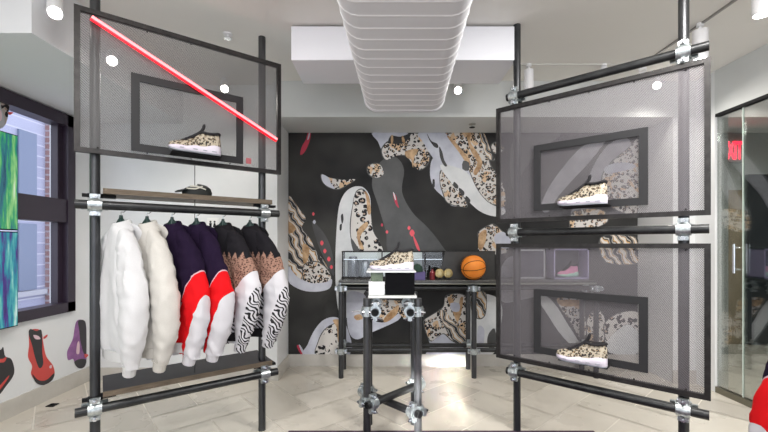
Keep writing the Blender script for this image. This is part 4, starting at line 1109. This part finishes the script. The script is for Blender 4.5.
# (hanger x in the photo, kind, label)
rz_near = math.atan2(-.50, .85)
plan = [
    ('white_pullover', 'white', 121, 'white pullover nearest the left pole with one sleeve tucked up short', True, 'white pullovers on the left rack', 1.3),
    ('white_pullover', 'cream', 147, 'off-white long-sleeved pullover, second from the left on the rack', False, 'white pullovers on the left rack', 2.1),
    ('striped_hoodie', 'navy', 172, 'navy hoodie with red and white panels hanging next to the off-white pullover', False, 'navy, red and white hoodies', 3.4),
    ('striped_hoodie', 'navy', 196.5, 'navy hoodie with red and white panels next to the brown leopard jackets', False, 'navy, red and white hoodies', 4.2),
    ('leopard_jacket', 'zebra', 223, 'black and brown leopard jacket with zebra hem, second from the right end', False, 'leopard and zebra jackets', 5.6),
    ('leopard_jacket', 'zebra', 250, 'black and brown leopard jacket with zebra sleeve at the right end of the rail', False, 'leopard and zebra jackets', 6.7)]
hp = None
hl = ['hanger of the short-sleeved white pullover', 'hanger of the off-white pullover', 'hanger of the first navy, red and white hoodie from the left', 'hanger of the navy hoodie beside the leopard jackets', 'hanger of the leopard jacket second from the right', 'hanger of the rightmost leopard jacket by the far pole']
railP = P+o1
for i, (nm, kind, px, lab, short, grp, sd) in enumerate(plan):
    c = hit(px, 210, railP, n1)
    base = V((c.x, c.y, 1.512))
    g = make_garment(nm, lab, kind, sd, grp, short)
    ang = rz_near + R(random.uniform(-3, 3)) + R((-2, 4, 8, 8, 8, 12)[i])
    g.location = (base.x, base.y, 1.425); g.rotation_euler = (0, 0, ang); g.scale = ((.86, .93, 1, 1, 1, 1)[i], 1, (.97, .97, .96, .96, .93, .93)[i])
    if hp is None: hp = make_hanger(); h = hp
    else: h = copy_tree(hp)
    h['label'] = 'dark green ' + hl[i]
    h.location = (base.x, base.y, 1.4515-.012); h.rotation_euler = (0, 0, ang+R(8))

# corner garment on a rail, mostly beyond the right edge of the photo
T = thing('garment_rail', 'black garment rail at the bottom right holding a red hoodie', 'garment rail', (1.52, 1.0, 0))
pole(T, 1.49, .62, 1.25, 'post'); pole(T, 1.49, 1.36, 1.25, 'post'); rail(T, (1.49, .58, 1.225), (1.49, 1.40, 1.225), 'hanging_rail')
for y in (.62, 1.36):
    bm = new_bm(); tube(bm, (1.32, y, .03), (1.71, y, .03), .02, 12); obj('foot', bm, M['steel'], T, True)
gk = None
for o_ in list(bpy.data.objects):
    if o_.name == 'striped_hoodie': gk = o_
g = copy_tree(gk); g['label'] = 'red, white and navy hoodie cut by the bottom right corner of the photo'
g.location = (1.485, 1.20, 1.16); g.rotation_euler = (0, 0, R(-6)); g.scale = (1.0,)*3
h = copy_tree(hp); h['label'] = 'dark green hanger of the hoodie at the bottom right corner'; h.location = (1.485, 1.20, 1.158); h.rotation_euler = g.rotation_euler
# ------------------------------------------------------------------ small signs etc
T = thing('restroom_sign', 'small white sign with two black figures on the wall behind the clothes', 'sign', (-1.64, 3.62, 1.4))
cs = hit(213, 226, (0, 3.63, 0), (0, 1, 0))
bm = new_bm(); box(bm, cs.x-.055, cs.x+.055, 3.622, 3.630, cs.z-.075, cs.z+.075, bev=.002); obj('sign_plate', bm, mat('white sign', (.86, .86, .84), .3), T)
for k, dx in enumerate((-.020, .020)):
    bm = new_bm(); c = V((cs.x+dx, 3.620, cs.z))
    lathe(bm, c+V((0, 0, .040)), [(.001, -.002), (.009, -.002), (.009, .002), (.001, .002)], axis=(0, 1, 0), n=14)
    w0, w1_ = (.012, .010) if k == 0 else (.006, .017)
    q = [(-w0, .027), (w0, .027), (w1_, -.012), (-w1_, -.012)]
    A_ = [bm.verts.new(c+V((a, -.002, b))) for a, b in q]; B_ = [bm.verts.new(c+V((a, .002, b))) for a, b in q]
    bm.faces.new(A_); bm.faces.new(B_)
    for j in range(4): bm.faces.new((A_[j], A_[(j+1) % 4], B_[(j+1) % 4], B_[j]))
    for s_ in (-1, 1): box(bm, c.x+s_*.005-.0035, c.x+s_*.005+.0035, 3.618, 3.622, c.z-.045, c.z-.012)
    obj('figure', bm, M['blackm'], T)
bm = new_bm(); box(bm, -2.70, -2.64, 3.03, 3.09, 0, .006); box(bm, -2.68, -2.66, 3.05, 3.065, .006, .016); tag(obj('floor_socket', bm, M['blackm']), 'tiny black floor socket near the left wall', 'socket')
bm = new_bm(); box(bm, -.66, 1.45, -.6, 2.632, 0, .008); tag(obj('floor_mat', bm, noisy('dark plum mat', (.05, .03, .05), (.08, .05, .08), 40, .9)), 'dark plum floor mat at the bottom edge of the photo', 'mat')

# ------------------------------------------------------------------ right-hand glass partition and the room beyond
GP = []
segs = [(3.336, 3.10), (3.092, 2.30), (2.292, 1.30), (1.292, .2)]
for i, (y1, y0) in enumerate(segs):
    bm = new_bm(); box(bm, XR+.02, XR+.032, y0, y1, .05, 2.415)
    o = struct('window_%d' % (i+2), bm, M['pane_side']); GP.append(o)
    bm = new_bm(); box(bm, XR+.018, XR+.034, y0-.004, y0+.003, .05, 2.415); obj('glass_edge', bm, mat('green glass edge', (.62, .72, .66), .2), o)
bm = new_bm(); box(bm, XR-.0, XR+.05, YF, 3.336, 2.415, 2.44); struct('trim_1', bm, M['blackm'])
bm = new_bm(); box(bm, XR-.0, XR+.05, YF, 3.336, 0, .05); struct('trim_2', bm, mat('bronze channel', (.20, .19, .15), .35, .7))
T = thing('door_handle', 'chrome pull handle on the right glass partition', 'handle', (XR, 3.13, 1.1))
bm = new_bm(); tube(bm, (XR-.03, 3.125, 1.06), (XR-.03, 3.125, 1.30), .010, 12); obj('grip', bm, M['chrome'], T, True)
for z in (1.09, 1.27):
    bm = new_bm(); tube(bm, (XR-.03, 3.125, z), (XR+.02, 3.125, z), .008, 10); obj('standoff', bm, M['chrome'], T, True)
# beyond
bm = new_bm(); box(bm, XR+.12, 6.2, 5.0, 5.15, 0, CEIL); struct('wall_beyond', bm, M['wallgrey'])
bm = new_bm(); box(bm, 6.1, 6.25, YF, 5.15, 0, CEIL); struct('wall_beyond_right', bm, mat('dark grey wall', (.16, .165, .17), .4))
bm = new_bm(); box(bm, 4.42, 4.66, 4.93, 4.99, .0, 2.0, bev=.004); tag(obj('tan_door_panel', bm, noisy('tan wood', (.30, .24, .16), (.38, .31, .22), 4, .5)), 'tan wooden panel seen through the glass on the right', 'panel')
bm = new_bm(); box(bm, 4.70, 6.0, 4.90, 4.99, .0, 2.2, bev=.004); tag(obj('dark_cabinet', bm, mat('dark teal board', (.015, .022, .028), .3)), 'tall dark board behind the glass at the right edge', 'board')
T = thing('exit_sign', 'red glowing exit sign seen through the glass partition', 'exit sign', (4.5, 4.9, 2.45))
bm = new_bm(); box(bm, 4.36, 4.66, 4.92, 4.95, 2.36, 2.72, bev=.004); obj('sign_case', bm, mat('sign case', (.55, .5, .5), .4), T)
cu = bpy.data.curves.new('exit_letters', 'FONT'); cu.body = 'EXIT'; cu.size = .17; cu.extrude = .003; cu.align_x = 'CENTER'; cu.align_y = 'CENTER'; cu.offset = .003
to = bpy.data.objects.new('exit_letters_src', cu); COL.objects.link(to)
dg = bpy.context.evaluated_depsgraph_get(); me = bpy.data.meshes.new_from_object(to.evaluated_get(dg)); bpy.data.objects.remove(to)
bm = new_bm(); bm.from_mesh(me)
sc_ = .25/max(1e-3, (max(v.co.x for v in bm.verts)-min(v.co.x for v in bm.verts)))
for v in bm.verts: v.co = V((4.51+v.co.x*sc_, 4.915-v.co.z, 2.50+v.co.y*sc_*2.6))
obj('letters', bm, mat('exit red', (.8, .02, .03), .4, emit=(1, .02, .05), estr=5), T)

# ------------------------------------------------------------------ light
w = bpy.data.worlds.new('World'); scene.world = w; w.use_nodes = True
bg = w.node_tree.nodes['Background']; bg.inputs[0].default_value = (.86, .90, 1.0, 1); bg.inputs[1].default_value = 2.1
def area(loc, target, sx, sy, energy, col=(1, .97, .93), name='ceiling_fill'):
    l = bpy.data.lights.new(name, 'AREA'); l.shape = 'RECTANGLE'; l.size = sx; l.size_y = sy; l.energy = energy; l.color = col
    o = bpy.data.objects.new(name, l); COL.objects.link(o); o.location = loc
    o.rotation_euler = (V(target)-V(loc)).to_track_quat('-Z', 'Y').to_euler()
    return o
# unseen fill lights added under the ceiling nearer the street, plus the lamps seen in the photo
for x, y, e in ((-1.7, -.6, 30), (0, -.6, 50), (1.9, .3, 52), (1.3, 1.3, 38), (-.7, .9, 20)):
    area((x, y, CEIL-.05), (x, y+.25, 0), .5, .5, e)
for p in (l1, l2, l3):
    add_spot((p.x, p.y-.03, p.z-.02), (p.x, p.y-.9, 0), 30, 150, 1.0)
add_spot((2.18, 2.62, 2.54), (1.9, 3.2, 0), 16, 120, 1)
add_spot((2.18, 2.19, 2.58), (2.2, 2.4, 0), 18, 120, 1)
add_spot((-1.70, 2.02, 2.40), (-2.3, 3.4, 0), 22, 90, 1)
add_spot((-1.72, 2.49, 2.35), (-1.9, 3.5, .8), 18, 100, 1)
# low sunlight slipping in between the buildings behind the camera: two narrow beams along the floor
for (x0, x1, y1, wd, ht, e) in ((-.16, .27, 3.80, .10, .14, .42), (.02, .40, 3.80, .05, .14, .22), (.02, .68, 3.85, .24, .14, .9), (-.32, .20, 2.85, .14, .10, .42), (-.02, .55, 2.95, .20, .10, .6)):
    o = area((x0, -2.5, 1.55), (x1, y1, .04), wd, ht, e*2.2, (1, .98, .95), 'sunbeam'); o.data.spread = R(1.6)
add_spot((4.3, 3.2, 2.7), (4.4, 4.2, 0), 120, 140, 1)

# ------------------------------------------------------------------ camera
cam = bpy.data.cameras.new('Camera'); co = bpy.data.objects.new('Camera', cam); COL.objects.link(co)
co.location = (0, 0, EYE); co.rotation_euler = (PI/2, 0, 0)
cam.sensor_width = 36; cam.lens = F/768*36; cam.shift_y = (HY-216)/768; cam.clip_start = .02
scene.camera = co
vs = scene.view_settings; vs.view_transform = 'Standard'; vs.look = 'None'; vs.exposure = .12; vs.gamma = 1; vs.use_curve_mapping = False
scene.cycles.use_denoising = True
scene.cycles.transparent_max_bounces = 24; scene.cycles.max_bounces = 10
